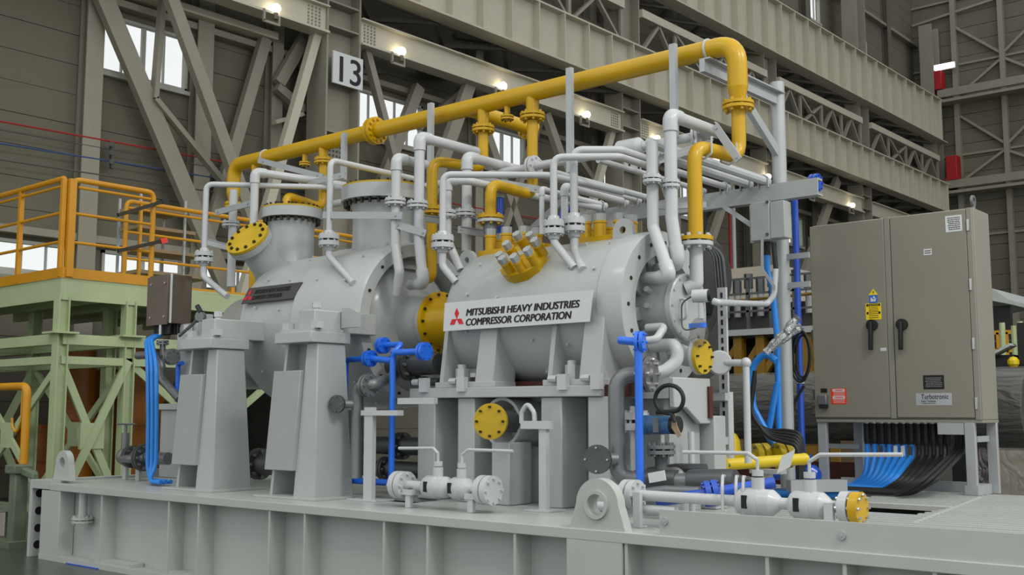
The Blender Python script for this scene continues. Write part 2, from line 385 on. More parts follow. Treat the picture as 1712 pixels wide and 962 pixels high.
# eave strut between columns
for a, b in zip([-1.5] + cols[:-1], cols):
    g = sempty('strut_beam', (-8.3, (a + b) / 2, 11.5))
    MB().box((-8.12, a + .56, 11.5), (-8.06, b - .56, 12.15)).build('beam_web', 'girder_paint', g)
    MB().box((-8.4, a + .56, 12.13), (-7.9, b - .56, 12.17)).build('beam_flange', 'girder_paint', g)
    MB().box((-8.4, a + .56, 11.44), (-7.9, b - .56, 11.5)).build('beam_flange', 'girder_paint', g)
    for y0 in (a + .75, b - 1.15):
        bb = MB()
        for i in range(6):
            for j in range(4): bb.cyl((-8.07, y0 + j * .12, 11.6 + i * .09), (-8.03, y0 + j * .12, 11.6 + i * .09), .028, n=6)
        if y0 < 27: bb.build('bolts', 'column_paint', g, stuff=True)
# crane runway girders with stiffeners
def girder(name, x, z0, z1, y0, y1, pitch, fl):
    g = sempty(name, (x, (y0 + y1) / 2, z0))
    MB().box((x - .03, y0, z0), (x + .03, y1, z1)).build('girder_web', 'girder_paint', g)
    MB().box((x - fl, y0, z1), (x + fl, y1, z1 + .06)).build('girder_flange', 'girder_paint', g)
    MB().box((x - fl, y0, z0 - .06), (x + fl, y1, z0)).build('girder_flange', 'girder_paint', g)
    MB().box((x - .06, y0, z1 + .06), (x + .06, y1, z1 + .2)).build('crane_rail', 'roller', g)
    me = None; y = y0 + .5
    while y < y1:
        if me is None: me = proto(MB().box((0, -.02, 0), (fl - .03, .02, z1 - z0)), 'girder_paint')
        share('stiffener', me, (x + .03, y, z0), g); y += pitch
    return g
girder('runway_beam', -7.75, 12.95, 14.5, -6, EY - .6, 1.3, .3)
girder('runway_beam', -7.95, 17.1, 19.4, -6, EY - .6, 1.3, .32)
for a, b in zip([-1.5] + cols[:-1], cols):
    struct(MB().box((-8.3, a + .56, 15.9), (-7.85, b - .56, 16.2)).build('upper_beam', 'girder_paint'))
    struct(MB().cyl((-9.0, a, 15.35), (-9.0, b, 15.35), .22, n=14).build('round_beam', 'truss_dark'))
    struct(MB().box((-9.5, a, 12.3), (-8.9, b, 12.5)).build('catwalk_beam', 'truss_dark'))
    n = 4
    for j in range(n):
        ya, yb = a + .6 + (b - a - 1.2) * j / n, a + .6 + (b - a - 1.2) * (j + 1) / n; ym = (ya + yb) / 2
        for p, q in (((ya, 14.6), (ym, 15.9)), ((yb, 14.6), (ym, 15.9)), ((yb, 14.6), (yb, 15.9))) if j != 1 else (((ya, 14.6), (yb, 15.9)), ((yb, 14.6), (ya, 15.9)), ((yb, 14.6), (yb, 15.9))):
            k += 1; struct(MB().bar((-8.0, p[0], p[1]), (-8.0, q[0], q[1]), .16, .1).build('trim_%d' % k, 'column_paint'))
        for p, q in ((ya, ym), (yb, ym)):
            k += 1; struct(MB().bar((-8.2, p, 12.95), (-9.4, q, 12.9), .14, .14).build('trim_%d' % k, 'truss_dark'))
            k += 1; struct(MB().bar((-8.2, p, 17.0), (-9.4, q, 17.2), .14, .14).build('trim_%d' % k, 'truss_dark'))
# large diagonal bracing in the column line
X1, X2 = -8.3, -9.0
for (u0, v0, u1, v1, X, wd, m) in (
    (272, -40, 425, 380, -8.3, .3, 'column_paint'), (170, -10, 335, 380, -9.0, .42, 'column_paint'), (273, -20, 258, 165, -8.9, .12, 'column_paint'), (258, 165, 385, 320, -8.9, .12, 'column_paint'),
    (443, 65, 375, 300, -9.2, .3, 'column_paint'), (535, 35, 450, 335, -8.3, .24, 'girder_paint'), (528, 30, 465, 140, -9.0, .3, 'column_paint'), (463, 145, 540, 215, -9.0, .22, 'column_paint'),
    (603, 50, 660, 270, -8.3, .2, 'column_paint'), (495, 85, 530, 180, -9.3, .08, 'column_paint'), (790, 125, 735, 280, -8.3, .4, 'column_paint'), (700, 145, 640, 300, -9.0, .34, 'column_paint'),
    (775, 145, 700, 215, -9.0, .12, 'column_paint'), (800, 185, 850, 330, -9.0, .3, 'column_paint'), (912, 190, 965, 340, -8.3, .3, 'column_paint'), (905, 195, 870, 300, -9.0, .2, 'column_paint'), (1028, 200, 985, 360, -8.3, .26, 'girder_paint'),
    (1063, 200, 1110, 330, -8.3, .26, 'column_paint'), (1240, 250, 1190, 400, -8.3, .3, 'column_paint'), (1400, 300, 1375, 372, -8.3, .5, 'column_paint'), (960, 255, 1010, 330, -9.0, .2, 'column_paint'),
    (640, 120, 600, 120, -9.3, .14, 'truss_dark'), (700, 118, 770, 105, -9.2, .16, 'truss_dark'), (710, 122, 775, 117, -9.2, .14, 'truss_dark'), (760, 60, 840, 70, -9.2, .18, 'truss_dark'), (550, 178, 458, 205, -9.0, .1, 'girder_paint')):
    p, q = at(u0, v0, x=X), at(u1, v1, x=X); k += 1
    if v1 > 260: q = p + (q - p) * ((p.z - 2.2) / (p.z - q.z)) if abs(p.z - q.z) > .8 and q.z > 2.2 else q
    struct(MB().bar(p, q, wd, .2, up=AX).build('trim_%d' % k, m))
# cables strung along the wall
for v0, v1, m, r in ((203, 272, 'wire_red', .022), (217, 285, 'wire_grey', .016), (240, 301, 'wire_blue', .02), (267, 325, 'wire_grey', .02)):
    p = at(0, v0, x=-9.25); q = at(380, v1, x=-9.25); d = (q - p)
    nm = {'wire_red': 'red', 'wire_blue': 'blue'}.get(m, 'upper grey' if v0 < 230 else 'lower grey')
    tag(MB().tube([p - d, p, q, q + d * 3], r, 6).build('wall_cable', m), '%s cable strung along the dim panelled wall' % nm, 'cable', 'cables along the wall')
t = thing('cable_rack', 'small metal insulator rack holding the wall cables', 'rack', at(187, 290, x=-9.3))
MB().bar(at(187, 238, x=-9.3), at(187, 282, x=-9.3), .08, .08).build('rack_bar', 'wire_grey', t)
for v in (241, 255, 270): MB().cyl(at(187, v, x=-9.3), at(187, v, x=-9.1), .06, n=10).build('insulator', 'wire_grey', t)
# hanging hall lamps below the strut
for i in range(9):
    y = 9.47 + 4.25 * i; z = 11.62; x = -7.9
    t = thing('hall_lamp', 'glowing bare lamp under the beam, %s counted from the near end' % ('first second third fourth fifth sixth seventh eighth ninth'.split()[i]), 'lamp', (x, y, z - .3), 'lamps under the beam')
    MB().bar((x, y - .35, 11.5), (x, y - .35, z - .42), .06, .06).bar((x, y - .37, z - .42), (x, y + .12, z - .42), .06, .06).bar((x, y + .1, z - .45), (x, y + .1, z - .2), .05, .05).build('bracket', 'column_paint', t)
    MB().ball((x, y, z - .02), .125, 14).build('bulb', 'lamp_glow', t)
    MB().cyl((x, y, z - .3), (x, y, z - .12), .06, n=10).build('socket', 'truss_dark', t)
# ------------------------------------------------------------------ base skid
DK = .90
sk = thing('base_skid', 'long light grey welded steel base skid carrying both compressors on the floor', 'base frame', (6.5, 2.7, 0))
XR, YB = 15.0, 5.55
MB().box((.5, 0, .82), (XR, .3, DK)).build('top_flange', 'skid_paint', sk, bevel=.006)
MB().box((.02, .2, .06), (XR, .23, .82)).build('web', 'skid_paint', sk)
MB().box((.3, 0, 0), (XR, .3, .06)).build('bottom_flange', 'skid_paint', sk)
MB().box((.07, YB - .3, 0), (XR, YB, .9)).build('rear_beam', 'skid_paint', sk)
# deck plates around two openings
h1 = (4.55, 5.85, .84, 1.28); h2 = (9.05, 9.98, 2.55, 3.6)
for a, b in (((.1, .3), (h1[0], YB - .3)), ((h1[0], .3), (h1[1], h1[2])), ((h1[0], h1[3]), (h1[1], YB - .3)), ((h1[1], .3), (8.9, YB - .3))):
    MB().box((a[0], a[1], .86), (b[0], b[1], DK - .002)).build('deck_plate', 'skid_paint', sk)
for a, b in (((8.9, .3), (h2[0], YB - .3)), ((h2[0], .3), (h2[1], h2[2])), ((h2[0], h2[3]), (h2[1], YB - .3)), ((h2[1], .3), (11.3, YB - .3)), ((11.3, .3), (XR, YB - .3))):
    MB().box((a[0], a[1], .86), (b[0] - .004, b[1], DK + .004)).build('deck_grating', 'grating', sk)
rb_ = MB(); y = .36
while y < YB - .32:
    segs = [(8.92, 15.0)] if not (h2[2] - .02 < y < h2[3] + .02) else [(8.92, h2[0]), (h2[1], 15.0)]
    for a, b in segs: rb_.box((a, y, DK + .004), (b, y + .06, DK + .02))
    y += .16
rb_.build('tread_ribs', 'skid_paint', sk, stuff=True)
p, q = at(1530, 878, z=DK), at(1640, 835, z=DK); MB().bar(p + AZ * .012, q + AZ * .012, .03, .024).build('weld_strip', 'white_pipe', sk)
MB().box((.3, .4, .02), (XR, YB - .4, .04)).build('belly_shade_sheet', 'black_gap', sk)  # near-black sheet; the shade inside the deck openings is put in its colour
# left end: splice plate with four holes, flush box, raised edge
MB().box((0, 0, .0), (.06, YB, .93)).build('end_plate', 'skid_paint', sk, bevel=.005)
MB().box((.065, -.0, .83), (.498, .3, .928)).build('corner_plate', 'skid_paint', sk)
for z in (.14, .34, .55, .76): MB().cyl((.055, .1, z), (.064, .1, z), .05, n=20).build('bolt_hole', 'black_gap', sk)
MB().box((.062, .2, .04), (.3, .22, .82)).build('splice_web', 'skid_paint', sk)
MB().box((.3, .004, .045), (.75, .195, .818)).build('end_box', 'skid_paint', sk, bevel=.006)
MB().box((.1, 1.4, .9), (.2, YB, 1.0)).build('edge_angle', 'skid_paint', sk)
for u in (167, 280, 330, 449, 508, 641, 714, 860, 1046, 1281, 1410, 1560):
    x = at(u, 880, y=0).x
    MB().box((x - .02, .012, .06), (x + .006, .2, .82)).build('stiffener', 'skid_paint', sk)
x0, x1 = at(948, 930, y=0).x, at(1040, 930, y=0).x
MB().box((x0, -.004, .03), (x1, .2, .82)).build('lug_backing', 'skid_paint', sk)
for u in (167, 280, 449): x = at(u, 880, y=0).x; MB().box((x - .1, .02, .06), (x + .62, .19, .1)).build('foot_pad', 'skid_paint', sk)
for x in (1.0, 4.2, 8.2, 12): MB().box((x, -.02, -.0), (x + .7, .3, .012)).build('shim_plate', 'dark_blue', sk)
def lug(cx_, y, w, h, r, th, zb, name='lifting_lug'):
    poly = []
    for i in range(13):
        t = math.pi * (1 - i / 12) ; poly.append((cx_ + r * math.cos(t), y, zb + h - r + r * math.sin(t)))
    poly = [(cx_ - w / 2, y, zb)] + poly + [(cx_ + w / 2, y, zb)]
    return poly
def lug_obj(parent, cx_, y, w, h, r, th, zb, hole, m='skid_paint'):
    """plate with a real hole: outer outline bridged to the hole ring"""
    poly = [V(p) for p in lug(cx_, y, w, h, r, th, zb)]; c = V((cx_, y, zb + h - r)); n = 28; mb = MB()
    def outline(t):
        d = V((math.cos(t), 0, math.sin(t))); best = None; m_ = len(poly)
        for i in range(m_):
            a, b = poly[i] - c, poly[(i + 1) % m_] - c; e = b - a; det = d.x * (-e.z) + e.x * d.z
            if abs(det) < 1e-9: continue
            s = (a.x * (-e.z) + e.x * a.z) / det; q = (d.x * a.z - d.z * a.x) / det
            if s > 1e-6 and -1e-6 <= q <= 1 + 1e-6 and (best is None or s < best): best = s
        return c + d * (best or r)
    angs = sorted([2 * math.pi * i / n for i in range(n)] + [math.atan2((p - c).z, (p - c).x) % (2 * math.pi) for p in (poly[0], poly[-1])])
    N = len(angs); D = V((0, th, 0)); vs = []
    for t in angs:
        q = outline(t); h_ = c + V((math.cos(t), 0, math.sin(t))) * hole; vs += [q, h_, q + D, h_ + D]
    fs = []
    for i in range(N):
        a, b = 4 * i, 4 * ((i + 1) % N)
        fs += [(a, b, b + 1, a + 1), (a + 2, a + 3, b + 3, b + 2), (a, a + 2, b + 2, b), (a + 1, b + 1, b + 3, a + 3)]
    mb.add(vs, fs); return mb.build('lifting_lug', m, parent)
lug_obj(sk, .5, .14, .4, .36, .15, .08, .93, .07)
xl = (at(950, 885, y=.02).x + at(1048, 890, y=.02).x) / 2
lug_obj(sk, xl, .02, .5, .37, .19, .09, DK, .08)
MB().ring((xl, .0, DK + .18), (xl, .13, DK + .18), .105, .078, 24).build('lug_collar', 'skid_paint', sk)
# coaming plate on the near deck edge
MB().box((9.14, .02, DK - .02), (XR, .05, 1.075)).build('coaming', 'skid_paint', sk)
for u, v in ((1112, 872), (1408, 896)):
    q = at(u, v, y=.02); MB().cyl(q, q + V((0, -.014, 0)), .026, n=16).cyl(q + V((0, -.014, 0)), q + V((0, -.02, 0)), .008, n=8).build('earth_boss', 'strut', sk)
# drain stub hanging below the flange, left
q = V((1.12, .1, .82)); st = MB().cyl(q, q + V((0, 0, -.3)), .05); st.build('drain_stub', 'skid_paint', sk)
flange(sk, q + V((0, 0, -.32)), (0, 0, -1), .125, .025, .01, 8, 'skid_paint', 'skid_paint')

# ------------------------------------------------------------------ pedestals under the large compressor
def pedestal(label, uB, vB, ucorner, vcap, uL, uR):
    """tapered box leg at the near right, flange plate at the left, web between, cover panel on the front"""
    B = at(uB, vB, z=DK); xB, yB = B.x, B.y
    t = thing('pedestal', label, 'pedestal', (xB - .35, yB + .35, DK), 'pedestals of the large compressor')
    zt = at(ucorner, vcap, y=yB - .05).z
    b0 = [(xB - .34, yB, DK), (xB, yB, DK), (xB, yB + .5, DK), (xB - .34, yB + .5, DK)]
    b1 = [(xB - .17, yB, zt), (xB, yB, zt), (xB, yB + .36, zt), (xB - .17, yB + .36, zt)]
    MB().frus(b0, b1).build('leg', 'grey_paint', t, bevel=.012)
    MB().frus([(xB - .74, yB + .02, DK), (xB - .7, yB + .02, DK), (xB - .7, yB + .5, DK), (xB - .74, yB + .5, DK)], [(xB - .52, yB + .02, zt), (xB - .48, yB + .02, zt), (xB - .48, yB + .36, zt), (xB - .52, yB + .36, zt)]).build('flange_plate', 'grey_paint', t)
    MB().frus([(xB - .72, yB + .3, DK), (xB - .2, yB + .3, DK), (xB - .2, yB + .34, DK), (xB - .72, yB + .34, DK)], [(xB - .5, yB + .16, zt), (xB - .1, yB + .16, zt), (xB - .1, yB + .2, zt), (xB - .5, yB + .2, zt)]).build('web', 'grey_paint', t)
    z0, z1 = DK + .27, DK + .27 + 1.0
    MB().frus([(xB - .76, yB - .04, z0), (xB - .3, yB - .04, z0), (xB - .3, yB + .2, z0), (xB - .76, yB + .2, z0)], [(xB - .64, yB - .04, z1), (xB - .21, yB - .04, z1), (xB - .21, yB + .2, z1), (xB - .64, yB + .2, z1)]).build('cover_panel', 'box_grey', t, bevel=.008)
    MB().box((xB - .55, yB - .11, zt), (xB + .03, yB + .4, zt + .11)).build('cap_plate', 'grey_paint', t, bevel=.008)
    MB().box((xB - .85, yB - .1, DK), (xB + .12, yB + .6, DK + .02)).build('base_plate', 'skid_paint', t)
    return xB, yB, zt + .11
pa = pedestal('tapered grey pedestal with flat cover panel, nearer the brown junction box', 356, 822.5, 348, 583, 297, 400)
pb = pedestal('tapered grey pedestal with flat cover panel, beside the blue pipe loop', 526, 836.5, 515, 573, 457, 570)

# ------------------------------------------------------------------ large compressor (left)
YC, ZC = 2.0, 2.72
lp = thing('large_compressor', 'large light grey compressor casing with two flanged top nozzles, on tapered pedestals', 'compressor', (3.6, YC, ZC - .92))
def along(mb, prof, n=64): return mb.lathe((0, YC, ZC), (1, 0, 0), prof, n)
along(MB(), [(1.65, .25), (1.65, .5), (2.0, .55), (2.2, .66), (2.62, .82), (2.66, .86)]).build('end_head', 'grey_paint', lp)
along(MB(), [(2.66, .5), (2.66, .89), (3.66, .91), (3.66, .5)]).build('casing', 'grey_paint', lp)
along(MB(), [(3.66, .5), (3.66, .93), (3.68, .945), (4.72, .91), (4.76, .89), (4.76, .76), (4.5, .74), (4.5, .2)]).build('casing', 'grey_paint', lp)
along(MB(), [(4.5, .3), (4.5, .735), (4.62, .62), (4.68, .5), (4.72, .34), (5.0, .3), (5.0, .1)]).build('end_cover', 'grey_paint', lp)
along(MB(), [(5.0, .31), (5.01, .335), (5.05, .335), (5.05, .2)]).build('flange', 'grey_paint', lp)
yf = along(MB(), [(5.054, .34), (5.1, .34), (5.1, .285), (5.14, .27), (5.68, .26), (5.68, .1)]).build('coupling_guard', 'yellow', lp, label='yellow bolted coupling guard')
bolts_ring(MB(), (5.105, YC, ZC), (1, 0, 0), .31, 14, .016, .03).build('bolts', 'bolt_dark', yf, stuff=True)
bolts_ring(MB(), (4.765, YC, ZC), (1, 0, 0), .825, 16, .018, .02).build('bolts', 'bolt_dark', lp, stuff=True)
b = MB()
for x in (2.95, 3.4, 3.95, 4.45):
    for i in range(15):
        t = 2 * math.pi * (i + .3 * x) / 15; r = .9 if x < 3.6 else .925; d = V((0, math.cos(t), math.sin(t))); q = V((x, YC, ZC)) + d * r; b.cyl(q, q + d * .03, .013, n=6)
b.build('insulation_pins', 'white_pipe', lp, stuff=True)
def nozzle(parent, c, rn, rf, zb, tf, nb, axis=AZ):
    zt = c.z
    MB().lathe((c.x, c.y, zb), (0, 0, 1), [(0, rn * 1.45), (.12, rn * 1.2), (.28, rn * 1.02), (zt - zb - .16, rn), (zt - zb - .06, rn * 1.1)], 40).build('nozzle', 'grey_paint', parent)
    f_ = MB().lathe((c.x, c.y, zt - .035), (0, 0, 1), [(0, rf), (tf, rf), (tf, .1)], 48).build('flange', 'grey_paint', parent)
    MB().lathe((c.x, c.y, zt + tf - .033), (0, 0, 1), [(0, rf * .985), (.02, rf * .985), (.022, .05)], 48).build('cover_plate', 'dull_yellow', parent, label='yellow protective cover')
    bolts_ring(MB(), (c.x, c.y, zt - .05), AZ, rf * .9, nb, .022, .09).build('bolts', 'bolt_dark', f_, stuff=True)
    bolts_ring(MB(), (c.x, c.y, zt + tf), AZ, rf * .88, nb, .016, .04).build('bolts', 'bolt_dark', f_, stuff=True)
n1 = at(488, 363, y=YC); n2 = at(643, 336, y=YC)
nozzle(lp, n1, .28, .375, ZC + .62, .12, 24)
nozzle(lp, n2, .36, .50, ZC + .62, .16, 28)
# tilted nozzle with a yellow blind cover
tc = at(413, 398, y=1.2); ta = V((.15, -.75, .64)).normalized(); tb = tc - ta * .95
MB().lathe(tb, ta, [(0, .24), (.3, .23), (.5, .185), (.85, .18)], 32).build('tilted_nozzle', 'grey_paint', lp)
MB().lathe(tc - ta * .13, ta, [(0, .24), (.02, .27), (.1, .275), (.1, .05)], 40).build('flange', 'grey_paint', lp)
blind(lp, tc - ta * .025, ta, .275, .035, 12, 'dull_yellow', 'bolt_dark', 'yellow blind cover on the tilted nozzle')
# feet on the pedestals
for x, y, z in (pa, pb):
    MB().box((x - .27, y - .03, z), (x - .02, y + .8, z + .22)).build('foot', 'grey_paint', lp, bevel=.01)
    MB().box((x - .5, y - .08, z + .001), (x + .02, y + .38, z + .03)).build('foot_plate', 'grey_paint', lp)
    MB().cyl((x - .15, y + .1, z + .22), (x - .15, y + .1, z + .25), .035, n=10).cyl((x - .15, y + .1, z + .25), (x - .15, y + .1, z + .31), .05, n=6).build('foot_bolt', 'white_pipe', lp)
    for dx in (-.45, .0): MB().box((x + dx - .04, y - .06, z + .031), (x + dx + .06, y + .02, z + .1)).cyl((x + dx - .04, y, z + .05), (x + dx + .02, y, z + .05), .03, n=8).build('jack_screw', 'white_pipe', lp)
x, y, z = pb
MB().prism([(x + .0, y + .3, z + .05), (x + .24, y + .3, z + .05), (x + .24, y + .3, z + .2), (x + .12, y + .3, z + .25), (x + .0, y + .3, z + .25)], (0, .05, 0)).build('lifting_eye', 'grey_paint', lp)
# bearing end at the far left of the casing
MB().box((1.35, 1.15, 2.05), (2.15, 2.6, 2.85)).build('bearing_housing', 'grey_paint', lp, bevel=.03)
MB().box((1.5, 1.02, 2.5), (1.75, 1.2, 2.72)).box((1.9, 1.05, 2.45), (2.15, 1.25, 2.85)).build('bearing_cap', 'grey_paint', lp, bevel=.02)
MB().cyl((2.0, 1.12, 2.85), (2.0, 1.12, 2.93), .07, n=6).build('cap_nut', 'white_pipe', lp)
MB().cyl((1.62, 1.1, 2.72), (1.62, 1.1, 2.82), .06, n=6).build('cap_nut', 'white_pipe', lp)
# name plate on the casing (dark)
def logo(parent, o, xd, zd, s, nrm, m='red_ink'):
    """three rhombi meeting at one point"""
    o, xd, zd, nrm = V(o), V(xd), V(zd), V(nrm)
    for a in (90, 210, 330):
        a = math.radians(a); e = lambda t, l: o + xd * (l * math.cos(t)) + zd * (l * math.sin(t))
        MB().prism([o, e(a - math.radians(30), s), e(a, s * 1.732), e(a + math.radians(30), s)], nrm * .002).build('emblem', m, parent)
def plate_frame(u0, v0, u1, v1, u2, v2, y): 
    a, b, c = at(u0, v0, y=y), at(u1, v1, y=y), at(u2, v2, y=y); return a, b, c
np_ = thing('name_plate', 'dark grey name plate with red emblem on the large compressor', 'name plate', (3.0, 1.1, 2.75))
def hit0(u, v, R): d = ray(u, v); A_ = d.y ** 2 + d.z ** 2; oy, oz = CAM.y - YC, CAM.z - ZC; B_ = 2 * (oy * d.y + oz * d.z); return CAM + d * ((-B_ - math.sqrt(max(0, B_ * B_ - 4 * A_ * (oy * oy + oz * oz - R * R)))) / (2 * A_))
a, b, c = hit0(403, 508, .955), hit0(491, 497, .955), hit0(408, 489, .955); b = V((b.x, a.y, a.z)); tilt = V((0, (c - a).y, (c - a).z)).normalized(); nr = V((0, -tilt.z, tilt.y))
MB().prism([a, b, b + tilt * .2 + AX * .05, a + tilt * .2 + AX * .04], -nr * .015).build('plate', 'plate_dark', np_)
logo(np_, a + V((.1, 0, 0)) + tilt * .085 + nr * .002, AX, tilt, .055, nr)
text('lettering', 'MITSUBISHI HEAVY INDUSTRIES', a + V((.19, 0, 0)) + tilt * .11 + nr * .002, AX, tilt, .075, 'ink', np_, shear=.2, width=.66, bold=.003)
text('lettering', 'COMPRESSOR CORPORATION', a + V((.18, 0, 0)) + tilt * .035 + nr * .002, AX, tilt, .075, 'ink', np_, shear=.2, width=.55, bold=.003)

# ------------------------------------------------------------------ support table of the barrel compressor
tb_ = thing('support_table', 'broad grey box-legged support table under the barrel compressor', 'support', (6.6, 2.0, DK))
TY, TX0, TX1, TZ = 1.2, 5.42, 7.79, 1.99
MB().box((TX0, TY, TZ - .1), (TX1, 2.9, TZ)).build('table_plate', 'grey_paint', tb_, bevel=.008)
def xat(u, y): return at(u, 700, y=y).x
for u, w_ in ((727, .24), (793, .22), (939, .24), (1020, .24)):
    xr = xat(u, TY + .04); MB().box((xr - w_, TY + .04, DK), (xr, TY + .42, TZ - .1)).build('leg', 'grey_paint', tb_, bevel=.012)
MB().box((5.5, TY + .44, DK), (6.55, TY + .5, TZ - .1)).build('back_panel', 'grey_paint', tb_)
MB().box((6.95, TY + .44, DK), (8.2, TY + .5, TZ - .1)).build('back_panel', 'grey_paint', tb_)
MB().box((6.55, TY + .44, DK), (6.95, TY + .5, 1.42)).build('back_panel', 'grey_paint', tb_)
MB().box((6.55, TY + .44, 1.86), (6.95, TY + .5, TZ - .1)).build('back_panel', 'grey_paint', tb_)
MB().box((5.5, 2.6, DK), (7.6, 2.66, TZ - .1)).build('rear_panel', 'grey_paint', tb_)
hc = at(862, 706, y=TY + .3)
MB().ring(hc + V((0, -.2, 0)), hc + V((0, .15, 0)), .235, .205, 36).build('pipe_sleeve', 'grey_paint', tb_)
xa = xat(836, TY + .1); MB().box((xa, TY - .02, DK), (xa + .22, TY + .3, at(845, 740, y=TY).z)).build('cover_box', 'grey_paint', tb_, bevel=.01)
MB().box((7.85, 1.45, TZ - .12), (8.32, 2.0, TZ)).build('saddle_plate', 'grey_paint', tb_)
MB().box((8.24, 1.5, DK), (8.29, 2.0, TZ - .12)).build('end_panel', 'box_grey', tb_)
xg = at(1192, 750, y=2.05).x; MB().box((xg - .14, 2.05, DK), (xg + .02, 2.25, 1.72)).build('leg', 'grey_paint', tb_, bevel=.01)
MB().prism([(8.325, 1.45, TZ + .06), (8.325, 2.06, TZ + .06), (8.325, 2.06, TZ - .34), (8.325, 1.88, TZ - .34), (8.325, 1.65, TZ - .2), (8.325, 1.45, TZ - .2)], (.05, 0, 0)).build('outrigger', 'grey_paint', tb_, bevel=.01)
q = at(1181, 658, y=2.0); MB().box((q.x - .02, 2.0, q.z - .22), (q.x + .03, 2.06, q.z + .06)).build('guide_bar', 'rust', tb_)
MB().box((5.6, 1.6, TZ), (7.84, 1.65, TZ + .06)).build('sole_plate', 'rust', tb_, label='dark rust brown sole plate')
MB().box((7.8, 1.25, TZ - .1), (8.05, 1.6, TZ + .0)).build('key_block', 'rust', tb_)
for u in (712, 775, 944, 1000):
    q = at(u, 640, y=TY + .02)
    MB().box((q.x - .05, TY - .03, TZ - .04), (q.x + .05, TY + .03, TZ + .1)).cyl((q.x - .16, TY + .0, TZ + .06), (q.x - .07, TY, TZ + .06), .032, n=8).build('jack_screw', 'white_pipe', tb_)
# ------------------------------------------------------------------ barrel compressor
hp = thing('barrel_compressor', 'grey horizontal barrel compressor with yellow capped bolts, carrying the white sign', 'compressor', (6.9, YC, TZ + .1))
HZ = 2.70
def alongh(mb, prof, n=64): return mb.lathe((0, YC, HZ), (1, 0, 0), prof, n)
alongh(MB(), [(5.7, .3), (5.7, .54), (5.76, .64), (5.88, .7), (7.68, .7), (7.7, .722), (7.94, .722), (7.96, .715), (7.96, .5), (7.7, .49), (7.7, .2)]).build('barrel', 'grey_paint', hp)
alongh(MB(), [(7.7, .2), (7.7, .275), (8.14, .275), (8.14, .305), (8.19, .305), (8.2, .29), (8.2, .02)], 48).build('end_cover', 'grey_paint', hp)
bolts_ring(MB(), (8.195, YC, HZ), (1, 0, 0), .275, 12, .012, .03).build('bolts', 'strut', hp, stuff=True)
bolts_ring(MB(), (7.96, YC, HZ), (1, 0, 0), .61, 16, .02, .012).build('bolts', 'bolt_dark', hp, stuff=True)
mb = MB()
for i in range(8):
    t = 2 * math.pi * (i + .25) / 8; d = V((0, math.cos(t), math.sin(t))); q = V((7.85, YC, HZ))
    mb.bar(q + d * .27, q + d * .5, .12, .03, up=AX)
mb.build('inner_rib', 'strut', hp)
for dy, dz in ((-.1, .09), (-.1, -.06)):
    MB().cyl((7.95, YC - .24, HZ + dz + .05), (7.95, YC - .31, HZ + dz + .07), .028, n=10).build('plug', 'white_pipe', hp)
MB().tube([(8.2, YC - .14, HZ + .06), (8.26, YC - .14, HZ + .06), (8.26, YC - .14, HZ - .12), (8.2, YC - .14, HZ - .12)], .012, 8).build('grab_handle', 'white_pipe', hp)
b = MB()
for x in (6.1, 6.5, 6.9, 7.3, 7.6):
    for i in range(12):
        t = 2 * math.pi * (i + .4 * x) / 12; d = V((0, math.cos(t), math.sin(t))); q = V((x, YC, HZ)) + d * .695; b = b if d.z < -.9 else b.cyl(q, q + d * .03, .014, n=6)
b.build('insulation_pins', 'white_pipe', hp, stuff=True)
# lifting plates on top
for uu, vv, yy in ((780, 447, 1.72), (1041, 397, 1.78)):
    q = at(uu, vv, y=yy); lug_obj(hp, q.x, q.y, .26, .36, .11, .05, q.z - .18, .035, 'grey_paint')
# feet
for (ul, ur, ut0) in ((734, 826, 745), (914, 1005, 920)):
    xr = at(ur, 620, y=TY + .06).x; xl_ = at(ul, 630, y=TY + .06).x; zt = HZ + .08; z0 = TZ
    MB().frus([(xr - .24, TY + .04, z0), (xr, TY + .04, z0), (xr, TY + .34, z0), (xr - .24, TY + .34, z0)], [(xr - .18, TY + .1, zt), (xr + .03, TY + .1, zt), (xr + .03, TY + .5, zt), (xr - .18, TY + .5, zt)]).build('foot', 'grey_paint', hp, bevel=.01)
    MB().frus([(xl_, TY + .06, z0), (xl_ + .05, TY + .06, z0), (xl_ + .05, TY + .34, z0), (xl_, TY + .34, z0)], [(xl_ + .07, TY + .1, zt), (xl_ + .12, TY + .1, zt), (xl_ + .12, TY + .5, zt), (xl_ + .07, TY + .5, zt)]).build('foot', 'grey_paint', hp)
    MB().frus([(xl_, TY + .3, z0), (xr, TY + .3, z0), (xr, TY + .35, z0), (xl_, TY + .35, z0)], [(xl_ + .07, TY + .42, zt), (xr, TY + .42, zt), (xr, TY + .5, zt), (xl_ + .07, TY + .5, zt)]).build('foot_web', 'grey_paint', hp)
    MB().box((xl_ - .03, TY + .035, z0), (xr + .03, TY + .345, z0 + .055)).build('foot_plate', 'grey_paint', hp, bevel=.006)
    xm = xl_ + .2
    MB().cyl((xm, TY + .18, z0 + .05), (xm, TY + .18, z0 + .19), .065, n=6).cyl((xm, TY + .18, z0 + .19), (xm, TY + .18, z0 + .23), .045, n=12).build('foot_nut', 'white_pipe', hp)
    MB().cyl((xm + .2, TY + .14, z0 + .05), (xm + .2, TY + .14, z0 + .1), .045, n=6).build('foot_bolt', 'bolt_dark', hp); MB().cyl((xm + .2, TY + .14, z0 + .1), (xm + .2, TY + .14, z0 + .14), .04, n=6).build('foot_bolt', 'white_pipe', hp)
